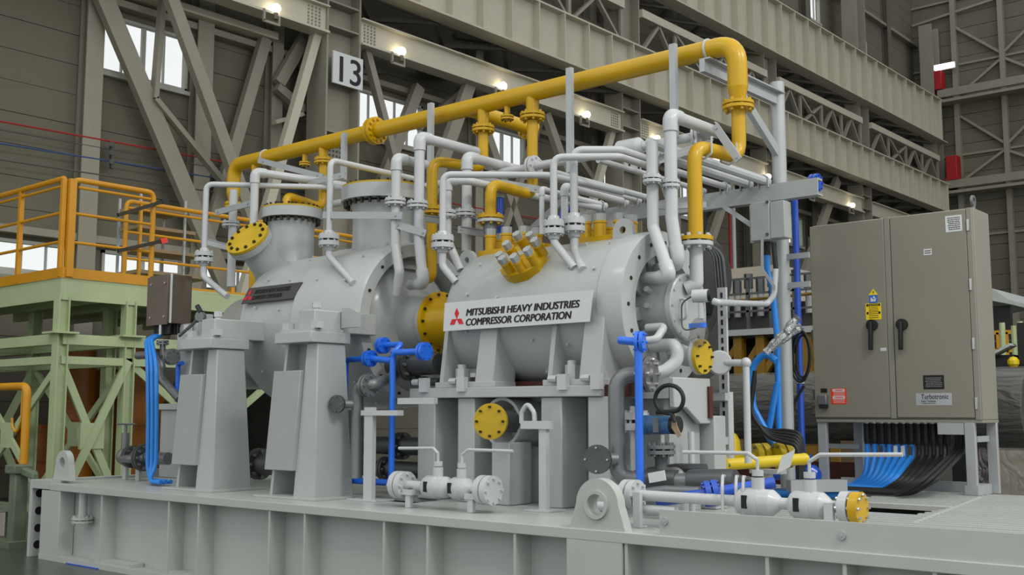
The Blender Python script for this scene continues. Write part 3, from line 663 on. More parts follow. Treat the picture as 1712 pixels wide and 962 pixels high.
# yellow capped studs in two sets
def capped(parent, p, d, l, r, hexl=.12, hm='sign_white', m='bright_yellow'):
    p, d = V(p), V(d).normalized()
    s_ = MB().cyl(p, p + d * l, r, n=18).cyl(p + d * (l - .015), p + d * (l + .006), r * 1.12, n=18).build('stud_sleeve', m if m != 'bright_yellow' else 'yellow', parent)
    MB().cyl(p + d * l, p + d * (l + hexl), r * .95, n=6).build('hex_cap', 'box_grey', s_)
topz = lambda y: HZ + math.sqrt(max(.01, .70 ** 2 - (y - YC) ** 2))
for u, v in ((820, 395), (847, 392), (876, 391), (897, 394), (978, 373), (1003, 371), (1037, 370), (1055, 373)):
    q = at(u, v, y=1.9); capped(hp, (q.x, 1.9, topz(1.9) - .05), AZ, q.z - topz(1.9) + .05, .058 if u < 950 else .062, .075)
for u, v in ((833, 402), (862, 401), (990, 384), (1020, 382)): q = at(u, v, y=2.15); capped(hp, (q.x, 2.15, topz(2.15) - .05), AZ, q.z - topz(2.15) + .05, .05, .07)
MB().box((at(808, 420, y=1.9).x, 1.82, topz(1.9) - .06), (at(918, 420, y=1.9).x, 2.25, topz(1.9) + .03)).build('stud_pad', 'yellow', hp)
MB().box((at(966, 400, y=1.9).x, 1.82, topz(1.9) - .06), (at(1062, 395, y=1.9).x, 2.25, topz(1.9) + .03)).build('stud_pad', 'yellow', hp)
# inclined cluster on the front shoulder: a yellow pad and seven studs pointing out and up
def hit1(u, v, R): d = ray(u, v); A_ = d.y ** 2 + d.z ** 2; oy, oz = CAM.y - YC, CAM.z - HZ; B_ = 2 * (oy * d.y + oz * d.z); return CAM + d * ((-B_ - math.sqrt(max(0, B_ * B_ - 4 * A_ * (oy * oy + oz * oz - R * R)))) / (2 * A_))
cpad = hit1(876, 440, .72); dn = V((0, cpad.y - YC, cpad.z - HZ)).normalized()
cb_ = V((cpad.x, YC, HZ)) + dn * .765
MB().prism([(lambda p: p - dn * (p - cb_).dot(dn))(hit1(u, v, .74)) for u, v in ((838, 457), (846, 466), (858, 469), (880, 463), (899, 449), (914, 429), (910, 422), (892, 424), (868, 432), (850, 445))], dn * -.22).build('stud_pad', 'yellow', hp)
for cu, cv in ((848, 416), (843, 443), (837, 435), (862, 440), (867, 403), (883, 427), (888, 403), (895, 411)):
    p_ = hit1(cu + 15, cv + 17, .74); p_ = p_ - dn * (p_ - cb_).dot(dn); capped(hp, p_ - dn * .02, dn, .13, .047, .075)
# front sign board
sg = thing('sign_board', 'white board with three red diamonds and bold black lettering on the barrel compressor', 'sign', (6.9, TY, 2.53))
sx0, sx1, sz0, sz1, sy = at(741, 530, y=TY).x, at(988, 510, y=TY).x, at(986, 538, y=TY).z, at(990, 485, y=TY).z, TY
MB().prism([(sx0, sy, sz0), (sx1 - .02, sy, sz0), (sx1 + .02, sy, sz1), (sx0 + .02, sy, sz1)], (0, .012, 0)).build('board', 'sign_white', sg)
logo(sg, (sx0 + .185, sy - .001, sz0 + .112), AX, AZ, .062, (0, -1, 0))
MB().box((sx0 + .1, sy + .012, sz0 + .03), (sx1 - .1, sy + .13, sz0 + .09)).build('board_bracket', 'grey_paint', sg)
text('lettering', 'MITSUBISHI HEAVY INDUSTRIES', (sx0 + .305, sy - .002, sz0 + .135), AX, AZ, .094, 'ink', sg, shear=.2, width=1.38, bold=.0042)
text('lettering', 'COMPRESSOR CORPORATION', (sx0 + .30, sy - .002, sz0 + .04), AX, AZ, .094, 'ink', sg, shear=.2, width=1.29, bold=.0042)
# ------------------------------------------------------------------ piping
def hit(u, v, R, zc=ZC):
    d = ray(u, v); a = d.y ** 2 + d.z ** 2; oy, oz = CAM.y - YC, CAM.z - zc
    b = 2 * (oy * d.y + oz * d.z); c = oy * oy + oz * oz - R * R; s = b * b - 4 * a * c
    return CAM + d * ((-b - math.sqrt(s)) / (2 * a)) if s > 0 else at(u, v, y=YC - R)
# --- big yellow header
HY = 2.66; HZH = 5.30; HR = .098
hx0 = at(400, 268, y=HY).x; hx1 = 8.39
hd = thing('header_pipe', 'thick yellow header pipe rising overhead across the whole skid', 'pipe', (4.3, HY, HZH - .3))
MB().tube([(hx0 - .12, HY, HZH - .42), (hx0 - .12, HY, HZH), (hx1, HY, HZH), (hx1, HY, HZH - .44)], HR, 20, bend=.3, seg=8).build('header', 'yellow', hd)
q = V((hx0 - .12, HY, HZH - .42)); MB().cyl(q, q + V((0, 0, -.13)), HR, .06, 20).build('reducer', 'yellow', hd); flange(hd, q + V((0, 0, -.17)), AZ, .12, .03, .01, 8, 'yellow', 'yellow')
q = V((hx1, HY, HZH - .44)); MB().cyl(q, q + V((0, 0, -.13)), HR, .068, 20).build('reducer', 'yellow', hd); flange(hd, q + V((0, 0, -.18)), AZ, .15, .03, .012, 8, 'yellow', 'yellow')
xf = at(627, 217, y=HY).x; flange(hd, (xf, HY, HZH), AX, .175, .04, .012, 12, 'yellow', 'yellow')
def hx(u): return _solve((4, HY, HZH), AX, 0, u).x
for u, r, fr, zz in ((427, .05, .08, .2), (541, .06, .12, .2), (808, .062, .13, .25), (890, .068, .14, .23)):
    MB().cyl((hx(u), HY, HZH - .05), (hx(u), HY, HZH - zz), r * 1.15, r, 16).build('branch_tee', 'yellow', hd)
    if u != 427: flange(hd, (hx(u), HY, HZH - zz - .04), AZ, fr, .028, .012, 8, 'yellow', 'yellow')
for u in (510, 848):
    MB().cyl((hx(u), HY, HZH - .05), (hx(u), HY, HZH - .2), .035, n=12).build('drain_stub', 'yellow', hd); flange(hd, (hx(u), HY, HZH - .22), AZ, .075, .02, .01, 6, 'yellow', 'bolt_dark')
x = hx(785); MB().tube([(x, HY, HZH - .02), (x, HY + 1.05, HZH - .02)], .085, 16).build('side_branch', 'yellow', hd); flange(hd, (x, HY + 1.08, HZH - .02), AY, .15, .03, .012, 10, 'yellow', 'yellow')
for u in (445, 1185): clamp(hd, (hx(u), HY, HZH), AX, HR, 'white_pipe', .02)
# end downcomer
dc = path(('a', hx1, HY, HZH - .64), ('a', hx1, HY, at(1243, 262, y=HY).z)); dc += [V((8.29, 2.0, dc[-1].z)), V((8.29, 2.0, at(1163, 395, y=2.0).z))]
o = pipe('yellow_downcomer', 'yellow downcomer dropping from the header, jogging forward to the barrel compressor end', dc, .068, 'yellow', n=16, bend=.16)
q = dc[-1]; flange(o, q + V((0, 0, -.05)), AZ, .155, .035, .014, 8, 'yellow', 'white_pipe', m2='white_pipe')
for k_ in (.25, .8): c_ = dc[1].lerp(dc[2], k_); MB().tube([c_ + V((-.085, 0, .1)), c_ + V((-.085, 0, -.06)), c_ + V((0, 0, -.1)), c_ + V((.085, 0, -.06)), c_ + V((.085, 0, .1))], .01, 6).build('u_bolt', 'white_pipe', o)
bp_ = pipe('end_elbow_pipe', 'white elbow pipe from the yellow flange into the barrel end cover', [q + V((0, 0, -.09)), V((8.29 + .18, 2.0, HZ + .5)) * 0 + V((8.29, 2.0, HZ + .26)), V((8.29, 2.0, HZ + .2)), V((8.2, 1.95, HZ + .16))], .062, n=14, bend=.12)
# branch to the first nozzle
z1_ = at(540, 347, y=HY).z
pipe('yellow_branch', 'yellow branch pipe from the header onto the smaller top nozzle', [(hx(541), HY, HZH - .27), (hx(541), HY, z1_), (n1.x - .12, YC, z1_ + .05), (n1.x - .12, YC, n1.z + .08)], .055, 'yellow', n=14, bend=.12)
pipe('yellow_dropper', 'slim yellow dropper behind the tilted yellow cover', [(hx(427), HY, HZH - .2), (hx(427), HY, 2.9)], .045, 'yellow', n=12)
# branch u=808 -> LP cover
za = at(808, 282, y=HY).z; xq = at(728, 290, y=2.1).x
o = pipe('yellow_branch', 'yellow branch pipe from the header down to the large compressor end cover', [(hx(808), HY, HZH - .33), (hx(808), HY, za), (xq, 2.05, za + .02), (xq, 2.05, at(728, 440, y=2.05).z), (xq, 2.05, at(728, 466, y=2.05).z), (4.75, 2.0, at(690, 466, y=2.0).z)], .06, 'yellow', n=14, bend=.14)
flange(o, (xq, 2.05, at(728, 352, y=2.05).z), AZ, .13, .03, .012, 8, 'yellow', 'yellow')
# branch u=890 -> barrel
zb_ = at(890, 327, y=HY).z; xq = at(820, 330, y=1.95).x
o = pipe('yellow_branch', 'yellow branch pipe from the header down onto the barrel top studs', [(hx(890), HY, HZH - .32), (hx(890), HY, zb_), (xq, 1.95, zb_ + .02), (xq, 1.95, at(820, 360, y=1.95).z)], .06, 'yellow', n=14, bend=.14)
flange(o, (xq, 1.95, at(820, 367, y=1.95).z), AZ, .14, .03, .012, 8, 'yellow', 'yellow', m2='white_pipe')
MB().cyl((xq, 1.95, at(820, 372, y=1.95).z), (xq, 1.95, at(820, 390, y=1.95).z), .07, n=14).build('spool', 'mid_steel', o)

# --- white instrument risers with heavy flanges
def riser(label, land, uf, vf, y, steps, r=.038, fr=.115, knee=None, R=.92, zc=ZC, group='flanged risers along the casings'):
    f_ = at(uf, vf, y=y); L = hit(land[0], land[1], R, zc); k_ = at(knee[0], knee[1], y=y)
    k_ = V((f_.x, f_.y, k_.z)) if abs(knee[0] - uf) < 8 else k_
    pts = path(('a', *f_), *steps); low = [L, k_, V((f_.x, f_.y, f_.z - .05))]
    L = L + (V((L.x, YC, zc)) - L).normalized() * .07; t = thing('flanged_riser', label, 'pipe', L, group)
    MB().tube(low, r, 12, bend=.1).build('lower_pipe', 'white_pipe', t); MB().tube(pts, r * .92, 12, bend=.09).build('upper_pipe', 'white_pipe', t)
    flange(t, f_, AZ, fr, .05, .022, 8, 'white_pipe', 'white_pipe', hub=r * 1.3); return t
riser('white riser with heavy flange at the left end of the large compressor', (380, 496), 341, 430, 1.25, [('v', 308), ('h', 575, 314), ('h', 705, 338)], knee=(343, 462), R=.88)
riser('white riser with heavy flange in front of the larger top nozzle', (591, 474), 550, 402, 1.3, [('v', 268), ('Y', 690)], knee=(553, 428))
riser('white riser with heavy flange at the near left shoulder of the barrel', (762, 472), 740, 405, 1.35, [('v', 292), ('h', 915, 293), ('h', 1000, 312), ('h', 1040, 322)], knee=(741, 445), R=.70, zc=HZ)
riser('white riser with heavy flange above the barrel middle, shorter of the pair', (960, 448), 926, 381, 1.4, [('v', 263), ('h', 1035, 262), ('h', 1090, 280)], knee=(926, 405), R=.70, zc=HZ, fr=.098)
riser('white riser with heavy flange above the barrel middle, taller of the pair', (975, 452), 960, 377, 1.62, [('v', 251), ('h', 1037, 251), ('h', 1100, 272)], knee=(961, 420), R=.70, zc=HZ, r=.042, fr=.108)
# --- taller process pipes with thin flanges
def fittings(o, pts, r, bend, name='elbow_fitting'):
    for i in range(1, len(pts) - 1):
        d0, d1 = pts[i - 1] - pts[i], pts[i + 1] - pts[i]
        if d0.length < .2 or d1.length < .2 or d0.angle(d1) > 2.0: continue
        l = min(bend + r * 1.1, d0.length * .45, d1.length * .45)
        MB().tube([pts[i] + d0.normalized() * l, pts[i], pts[i] + d1.normalized() * l], r * 1.2, 14, bend=bend).build(name, 'white_pipe', o)
def tall(label, steps, r, fl, group='tall white process pipes', fr=.115):
    pts = path(*steps); o = pipe('process_pipe', label, pts, r, group=group, n=14, bend=r * 1.6); fittings(o, pts, r, r * 1.6)
    for u, v, y in fl: flange(o, at(u, v, y=y), AZ, fr, .026, .012, 8); 
    return o
c1 = hit(687, 494, .72)
tall('tall white pipe turning back at its top, shorter of two at the large compressor end', [('a', 4.9, 1.5, at(690, 490, y=1.5).z), ('s', 668, 455, 1.45), ('s', 661, 410, 1.45), ('v', 264), ('Y', 712)], .052, [(661, 338, 1.45)])
tall('tallest white pipe at the large compressor end, turning back at its top', [('a', 4.85, 1.75, at(672, 477, y=1.7).z), ('s', 708, 474, 1.6), ('s', 700, 400, 1.6), ('v', 229), ('Y', 797)], .056, [(698, 343, 1.6)])
tall('white pipe standing behind the barrel lifting plate', [('s', 780, 420, 1.98), ('v', 262), ('Y', 880)], .055, [(778, 357, 1.98)])
tall('white pipe with hooked lower end at the barrel end, shorter one', [('a', 7.9, 1.75, at(1080, 465, y=1.75).z), ('s', 1120, 463, 1.6), ('s', 1092, 380, 1.7), ('v', 238)], .055, [(1090, 300, 1.64)], fr=.085)
tall('tall white pipe with hooked lower end at the barrel end, reaching highest', [('a', 7.9, 1.95, at(1085, 452, y=1.95).z), ('s', 1134, 440, 1.78), ('s', 1123, 365, 1.78), ('v', 192), ('Y', 1200)], .058, [(1121, 308, 1.78)], fr=.085)
tall('white inner pipe beside the near left barrel riser', [('s', 770, 452, 1.6), ('s', 748, 400, 1.6), ('v', 303), ('h', 785, 303), ('h', 893, 328), ('h', 1002, 348)], .042, [(748, 358, 1.6)], fr=.09)
tall('thin white pipe between the two barrel risers', [('s', 944, 372, 1.75), ('v', 312), ('Y', 1040)], .036, [])
tall('thin white vertical tube behind the barrel risers', [('s', 906, 392, 1.8), ('v', 316), ('Y', 960)], .026, [])
tall('white vertical pipe beside the yellow tilted cover', [('s', 386, 480, 1.9), ('v', 318)], .055, [(386, 375, 1.9)])
tall('white pipe rising past the yellow elbow then turning across', [('s', 424, 378, 1.6), ('v', 288), ('h', 530, 303), ('h', 640, 322)], .052, [])
# long cross run with two insulated sleeves
zr = at(1197, 222, y=2.52).z
p0, p1 = V((at(1195, 224, z=zr).x, 2.52, zr)), V((_solve((3, 2.52, zr), AX, 0, 558).x, 2.52, zr))
o = pipe('cross_pipe', 'long white pipe running across behind the risers with two thick insulated sleeves', [p0, p1], .046, n=14)
for ua, ub in ((1030, 1076), (588, 622)):
    a_, b_ = _solve(p0, AX, 0, ua), _solve(p0, AX, 0, ub); MB().lathe(a_, b_ - a_, [(0, .06), (.05, .1), ((b_ - a_).length - .05, .1), ((b_ - a_).length, .06)], 18).build('insulated_sleeve', 'white_pipe', o)
for u in (1170, 892): q = _solve(p0, AX, 0, u); flange(o, q, AX, .12, .03, .012, 8)
# rack beam, carried by the steel post
BY = 3.95; bz = at(1300, 318, y=BY).z
rb = thing('rack_beam', 'grey channel beam carrying the ends of the white return pipes', 'beam', (7, BY, bz))
xa, xb = at(960, 360, y=BY).x, at(1368, 306, y=BY).x
MB().box((xa, BY - .02, bz - .09), (xb, BY + .0, bz + .05)).build('channel_web', 'strut', rb); MB().box((xa, BY - .02, bz + .05), (xb, BY + .1, bz + .07)).build('channel_flange', 'strut', rb); MB().box((xa, BY - .02, bz - .11), (xb, BY + .1, bz - .09)).build('channel_flange', 'strut', rb)
bar0 = at(1118, 345, y=2.5); MB().bar(at(1085, 345, y=2.2), at(1180, 343, y=2.6), .04, .06).build('flat_bar', 'strut', rb)
MB().bar((xb - 1.1, BY, bz - .1), (8.06, 4.06, bz - .55), .05, .05).build('knee_brace', 'strut', rb)
ends = [(1276, 1085, .048), (1246, 1095, .05), (1210, 1125, .036), (1083, 925, .036), (1040, 965, .034), (1004, 925, .04), (1062, 900, .03), (1170, 1000, .03)]
nms = ['longest white return pipe ending at the beam beside the post', 'white return pipe ending second from the post', 'slim white return pipe ending third from the post', 'slim white return pipe ending under the tall risers', 'slim white return pipe ending behind the yellow caps', 'white return pipe ending at the beam far end', 'thin white return tube among the middle return pipes', 'thin white return tube ending between the riser pair and post']
for (ue, us, r), nm in zip(ends, nms):
    e = _solve((7, BY - .03, bz + .12), AX, 0, ue); o = pipe('return_pipe', nm, [e + V((0, .1, 0)), _solve(e, AY, 0, us)], r, group='white return pipes', n=10)
    MB().tube([e + V((-r * 1.2, 0, -.08)), e + V((-r * 1.2, 0, r * .6)), e + V((0, 0, r * 1.3)), e + V((r * 1.2, 0, r * .6)), e + V((r * 1.2, 0, -.08))], .01, 6).build('u_bolt', 'strut', o)
# steel post
PX, PY = 8.06, 4.14
po = thing('steel_post', 'tall round grey steel post holding the header bracket and a junction box', 'post', (PX, PY, DK))
ztop = at(1303, 138, y=PY).z
MB().cyl((PX, PY, DK), (PX, PY, ztop), .078, n=20).build('post_tube', 'strut', po); MB().box((PX - .16, PY - .16, DK), (PX + .16, PY + .16, DK + .03)).build('base_plate', 'strut', po)
za_ = HZH - .18
MB().box((PX - .03, HY - .1, za_ - .06), (PX + .03, PY, za_ + .06)).box((PX - .03, HY - .1, za_ + .06), (PX + .09, PY, za_ + .075)).build('arm', 'strut', po)
MB().bar((PX, HY + .55, za_ - .05), (PX, PY, za_ - .62), .06, .1).build('arm_brace', 'strut', po)
for v in (430, 478): q = at(1320, v, y=PY); MB().box((PX, PY - .03, q.z - .03), (PX + .32, PY + .0, q.z + .03)).build('cross_bar', 'strut', po)
# slotted hanger channels reaching the header
for i, (u, v0, v1, lb) in enumerate(((573, 222, 300, 'beside the yellow inline flange, leftmost'), (718, 172, 310, 'between the inline flange and the forked branch'), (950, 113, 288, 'just beyond the barrel branch'), (1123, 73, 230, 'rising highest near the header bend'))):
    a_, b_ = at(u, v0, y=2.41), at(u, v1, y=2.41); b_ = V((a_.x, a_.y, b_.z))
    t = thing('hanger_channel', 'slender grey channel hanger on the header, ' + lb, 'hanger', b_, 'header hangers')
    MB().box((a_.x - .035, 2.41, b_.z), (a_.x + .035, 2.425, a_.z)).build('channel_back', 'strut', t); MB().box((a_.x - .035, 2.426, b_.z), (a_.x - .03, 2.46, a_.z)).build('channel_lip', 'strut', t); MB().box((a_.x + .03, 2.426, b_.z), (a_.x + .035, 2.46, a_.z)).build('channel_lip', 'strut', t)
# small steel cross pieces in the pipework
for i, (u0, v0, u1, v1, y0, y1, lb) in enumerate(((540, 360, 673, 361, 1.28, 1.4, 'white flat bar tying the nozzle riser to the tall pipe'), (662, 376, 712, 391, 1.42, 1.6, 'angle bar between the two tall pipes, lower'), (695, 364, 737, 369, 1.58, 1.9, 'angle bar between tall pipe and yellow branch'), (766, 384, 822, 393, 1.75, 2.2, 'angle bar behind the barrel lifting plate'), (336, 403, 386, 415, 1.25, 1.6, 'flat bar beside the leftmost riser'), (360, 356, 420, 340, 1.6, 1.6, 'short angle bar by the yellow tilted cover'), (432, 268, 540, 296, 2.5, 2.55, 'wide grey bracket under the left end of the header'), (500, 310, 575, 293, 2.3, 2.3, 'diagonal grey support bar left of the larger nozzle'), (1195, 210, 1235, 268, 2.3, 2.3, 'slanted white strap by the yellow downcomer'), (1100, 268, 1190, 240, 2.0, 2.4, 'white bar beneath the insulated cross pipe'), (800, 300, 905, 318, 2.3, 2.6, 'grey cross bar under the forked branches'), (870, 400, 960, 318, 2.9, 2.9, 'dark diagonal brace behind the barrel studs'))):
    p, q = at(u0, v0, y=y0), at(u1, v1, y=y1)
    t = thing('support_bar', lb, 'bracket', (p + q) / 2, 'small pipe brackets')
    MB().bar(p, q, .018, .075).build('bar_web', 'strut', t); MB().bar(p + V((0, .02, .036)), q + V((0, .02, .036)), .05, .008).build('bar_lip', 'strut', t)
    d_ = (q - p).normalized(); b_ = MB()
    for k_ in (.08, .92): c_ = p.lerp(q, k_); b_.cyl(c_ + V((0, -.02, 0)), c_ + V((0, .02, 0)), .014, n=6)
    b_.build('bolts', 'strut', t, stuff=True)
# --- blue pipes
t = thing('blue_loop', 'bright blue pipe loop with flanges between the large compressor and the table', 'pipe', at(578, 803, y=1.0))
MB().tube(path(('s', 618, 600, 1.0), ('X', 578), ('v', 803), ('X', 654), ('v', 590), ('X', 706)), .032, 12, bend=.07).build('loop_pipe', 'blue_paint', t)
MB().tube([at(640, 578, y=1.1), at(672, 576, y=1.1), at(656, 592, y=1.0)], .03, 12, bend=.03).build('short_pipe', 'blue_paint', t); MB().tube([at(618, 600, y=1.0), at(655, 603, y=1.0)], .032, 12).build('short_pipe', 'blue_paint', t)
flange(t, at(618, 600, y=1.0), AX, .085, .03, .01, 6, 'blue_paint', 'blue_paint'); flange(t, at(709, 588, y=1.0), AX, .09, .03, .01, 6, 'blue_paint', 'blue_paint', m2='blue_paint'); flange(t, at(640, 578, y=1.1), AX, .085, .03, .01, 6, 'blue_paint', 'blue_paint')
t = thing('blue_riser', 'straight blue riser with flanged elbow in front of the barrel end', 'pipe', at(1072, 818, y=1.0))
MB().tube(path(('s', 1075, 574, 1.0), ('X', 1067), ('v', 816)), .034, 12, bend=.05).build('riser_pipe', 'blue_paint', t); MB().tube([at(1066, 572, y=1.0), at(1036, 569, y=1.0)], .034, 12).build('short_pipe', 'blue_paint', t); flange(t, at(1070, 572, y=1.02), (1, .4, 0), .09, .03, .01, 6, 'blue_paint', 'blue_paint')
t = thing('blue_riser', 'tall dark blue riser beside the control cabinet, turning to a valve at its top', 'pipe', at(1345, 790, y=4.5))
MB().tube(path(('s', 1362, 306, 4.5), ('X', 1328), ('v', 785)), .036, 12, bend=.07).build('riser_pipe', 'dark_blue', t); flange(t, at(1363, 306, y=4.5), AX, .1, .035, .01, 8, 'dark_blue', 'dark_blue')
flange(t, at(1342, 768, y=4.5), AZ, .1, .03, .01, 8, 'dark_blue', 'dark_blue'); q = at(1352, 795, y=4.5); MB().lathe(q + V((-.12, 0, 0)), AX, [(0, .06), (.05, .11), (.19, .11), (.24, .06)], 20).build('valve_body', 'dark_blue', t); MB().tube([q, at(1280, 798, y=4.5)], .04, 10).build('drain_pipe', 'dark_blue', t)
for v, n_ in ((640, 1),): MB().cyl(at(1338, v, y=4.5) - AZ * .01, at(1338, v, y=4.5) + AZ * .01, .042, n=12).build('cable_tie', 'white_pipe', t)
t = thing('blue_hose_drop', 'thin dark blue tube standing behind the barrel top studs', 'tube', at(836, 395, y=2.2)); MB().cyl(at(836, 395, y=2.2), at(836, 330, y=2.2), .036, n=12).build('tube', 'dark_blue', t); MB().cyl(at(836, 331, y=2.2), at(836, 322, y=2.2), .05, n=6).build('nut', 'strut', t)
pipe('blue_tube', 'short dark blue tube hooked between the barrel risers', path(('s', 940, 372, 2.3), ('v', 352), ('X', 955)), .035, 'dark_blue')
# --- grey steel pipes
t = thing('steel_pipe', 'grey steel pipe with end disc standing beside the blue loop', 'pipe', at(598, 800, y=1.15))
MB().tube(path(('s', 690, 600, 1.8), ('s', 655, 632, 1.3), ('s', 625, 644, .8), ('X', 598), ('v', 800)), .06, 16, bend=.13).build('pipe_run', 'mid_steel', t)
flange(t, at(616, 645, y=.8), AX, .115, .03, .012, 8, 'mid_steel', 'mid_steel'); q = at(594, 676, y=.78); MB().cyl(q, q + V((-.1, -.14, 0)), .04).build('tee', 'mid_steel', t); blind(t, q + V((-.1, -.14, 0)), (.3, -1, 0), .09, .03, 4, 'dark_steel', 'mid_steel'); MB().box((q.x - .12, .86, q.z - .37), (q.x + .1, .9, q.z - .3)).build('pipe_bracket', 'skid_paint', t)
for i, (u0, v0, u1, v1, r, lb) in enumerate(((640, 745, 720, 738, .1, 'upper dark steel pipe behind the blue loop'), (600, 782, 720, 768, .09, 'lower dark steel pipe behind the blue loop'), (655, 612, 735, 606, .11, 'dark oil pipe under the yellow coupling guard'), (410, 775, 470, 770, .13, 'dark steel pipe between the two pedestals'), (690, 640, 735, 628, .04, 'thin grey pipe hooked under the coupling guard'))):
    yy = 1.42 if i in (2, 4) else 1.9; p = at(u0, v0, y=yy); q = _solve(p, AX, 0, u1); e_ = 0 if i in (2, 4) else .3
    o = pipe('dark_pipe', lb, [p - AX * e_, q + AX * e_], r, 'dark_steel', n=18); flange(o, p.lerp(q, .4), AX, r * 1.5, .03, .01, 8, 'dark_steel', 'mid_steel')
t = thing('steel_pipe', 'thick grey steel pipe with bolted end disc beside the table, bending along the deck', 'pipe', at(1035, 800, y=1.0))
MB().tube(path(('s', 1090, 627, 1.25), ('s', 1030, 627, 1.05), ('v', 796), ('a', *at(1075, 806, y=1.16)), ('a', *at(1200, 806, y=1.22))), .07, 18, bend=.16).build('pipe_run', 'mid_steel', t)
flange(t, at(1083, 626, y=1.23), (1, .2, 0), .15, .035, .012, 8, 'mid_steel', 'bright_steel'); q = at(1033, 768, y=1.0); MB().cyl(q, q + V((-.12, -.12, 0)), .05).build('tee', 'mid_steel', t); blind(t, q + V((-.1, -.14, 0)), (.3, -1, 0), .12, .035, 4, 'dark_steel', 'bright_steel')
for k_ in (.1, .85): c_ = at(1075, 806, y=1.16).lerp(at(1200, 806, y=1.22), k_); MB().lathe(c_ - V((.15, 0, 0)), at(1200, 806, y=1.22) - at(1075, 806, y=1.16), [(0, .09), (.05, .095), (.35, .095), (.4, .09)], 16).build('bellows', 'dark_steel', t)
# --- barrel end loops and yellow blind
t = thing('end_loop_pipe', 'fat white pipe loop curling under the barrel end to a yellow blind flange', 'pipe', (8.3, 1.6, 2.0))
MB().tube([(8.0, 1.7, HZ - .36), (8.28, 1.65, HZ - .36), (8.3, 1.65, HZ - .5), at(1110, 622, y=1.55), at(1095, 624, y=1.5)], .058, 14, bend=.14).build('loop_pipe', 'white_pipe', t)
MB().tube([(8.0, 1.62, HZ - .2), (8.2, 1.6, HZ - .2), at(1097, 568, y=1.45), at(1078, 570, y=1.42)], .035, 12, bend=.06).build('thin_loop', 'white_pipe', t)
q = at(1166, 597, y=1.9); MB().tube([(8.05, 1.95, HZ - .4), (8.15, 1.95, HZ - .42), q + V((-.12, 0, 0)), q], .085, 16, bend=.1).build('stub_pipe', 'white_pipe', t); MB().lathe(q, AX, [(0, .16), (.03, .16)], 28).build('flange', 'white_pipe', t); blind(t, q + AX * .032, AX, .155, .035, 8, 'dull_yellow', 'bolt_dark', 'yellow blind flange')
t = thing('gauge_head', 'white round instrument head wrapped in film on the barrel end', 'instrument', at(1170, 520, y=1.75))
q = at(1172, 495, y=1.75); MB().cyl(q + V((-.07, -.02, 0)), q + V((.06, .02, 0)), .058, n=20).build('head', 'white_pipe', t); MB().cyl(q + V((.06, .02, 0)), q + V((.085, .03, 0)), .05, n=20).build('cap', 'black_rubber', t); MB().cyl(q - AZ * .06, q - AZ * .2, .028).build('neck', 'white_pipe', t); MB().ball(q - AZ * .32 - AX * .03, .12, 14, (.7, .7, 1.1)).build('film_wrap', 'clear_film', t)
MB().tube([q - AX * .1, q + V((-.2, 0, -.05)), q + V((-.2, 0, -.3)), q + V((-.05, 0, -.28))], .007, 8, bend=.08).build('cable', 'dark_steel', t); MB().box(q + V((-.1, -.05, -.28)), q + V((.05, .0, -.24))).build('blue_clip', 'blue_paint', t)
pipe('conduit', 'white conduit running from the instrument head to the steel post', path(('a', *(q + V((.1, .04, -.05)))), ('p', 1200, 506), ('a', *at(1282, 509, y=3.7)), ('a', *at(1294, 495, y=3.74)), ('a', *at(1297, 450, y=3.76))), .03, cat='conduit', bend=.15)
t = thing('ball_vent_pipe', 'white pipe with round disc turning down to the deck beside the slotted channel', 'pipe', at(1251, 770, y=2.3))
MB().tube(path(('s', 1188, 607, 2.3), ('a', *at(1247, 607, y=2.35)), ('v', 775)), .032, 12, bend=.04).build('pipe_run', 'white_pipe', t); q = at(1207, 607, y=2.32); MB().lathe(q - AX * .03 - AY * .0, (.6, -.8, 0), [(0, .1), (.03, .115), (.06, .1)], 24).build('round_disc', 'white_pipe', t); MB().ball(at(1247, 607, y=2.35), .05, 12).build('elbow', 'white_pipe', t)
t = thing('slotted_channel', 'white slotted channel standing on end beyond the barrel', 'channel', at(1206, 750, y=2.5))
a_, b_ = at(1206, 481, y=2.5), at(1206, 752, y=2.5); MB().box((a_.x - .045, 2.5, b_.z), (a_.x + .045, 2.53, a_.z)).build('channel', 'white_pipe', t)
sb = MB(); z = b_.z + .05
while z < a_.z - .08: sb.box((a_.x - .01, 2.494, z), (a_.x + .01, 2.501, z + .05)); z += .085
sb.build('slots', 'black_gap', t, stuff=True)
for v in (664, 737): q = at(1200, v, y=2.48); MB().box((q.x - .25, 2.44, q.z - .035), (q.x + .1, 2.5, q.z + .035)).build('clip_bracket', 'white_pipe', t)
MB().cyl((a_.x - .22, 2.95, DK), (a_.x - .22, 2.95, at(1190, 655, y=2.6).z), .06).build('support_tube', 'white_pipe', t)
# --- double ball valve assemblies on the deck edge
def ballvalve(t, c, r, l, m='white_pipe', handle=None, plate=True):
    c = V(c); MB().lathe(c - AX * (l / 2), AX, [(0, r * .5), (.02, r * .8), (.05, r * .97), (l * .55, r), (l * .56, r * .93), (l - .06, r * .9), (l - .02, r * .6), (l, r * .4)], 28).build('valve_body', m, t)
    MB().cyl(c + AZ * r * .8, c + AZ * (r + .07), r * .45, n=18).cyl(c + AZ * (r + .08), c + AZ * (r + .12), r * .4, n=18).cyl(c + AZ * (r + .12), c + AZ * (r + .2), r * .12, n=8).build('bonnet', m, t)
    if plate: MB().box(c + V((-.08, -r * 1.01, -.04)), c + V((-.04, -r * .9, .05))).build('data_plate', 'black_gap', t)
    if handle:
        e = c + V(handle); s = c + AZ * (r + .19); MB().tube([s, s + (e - s) * .12 + AZ * .04, e], .014, 8, bend=.03).build('lever', m, t)
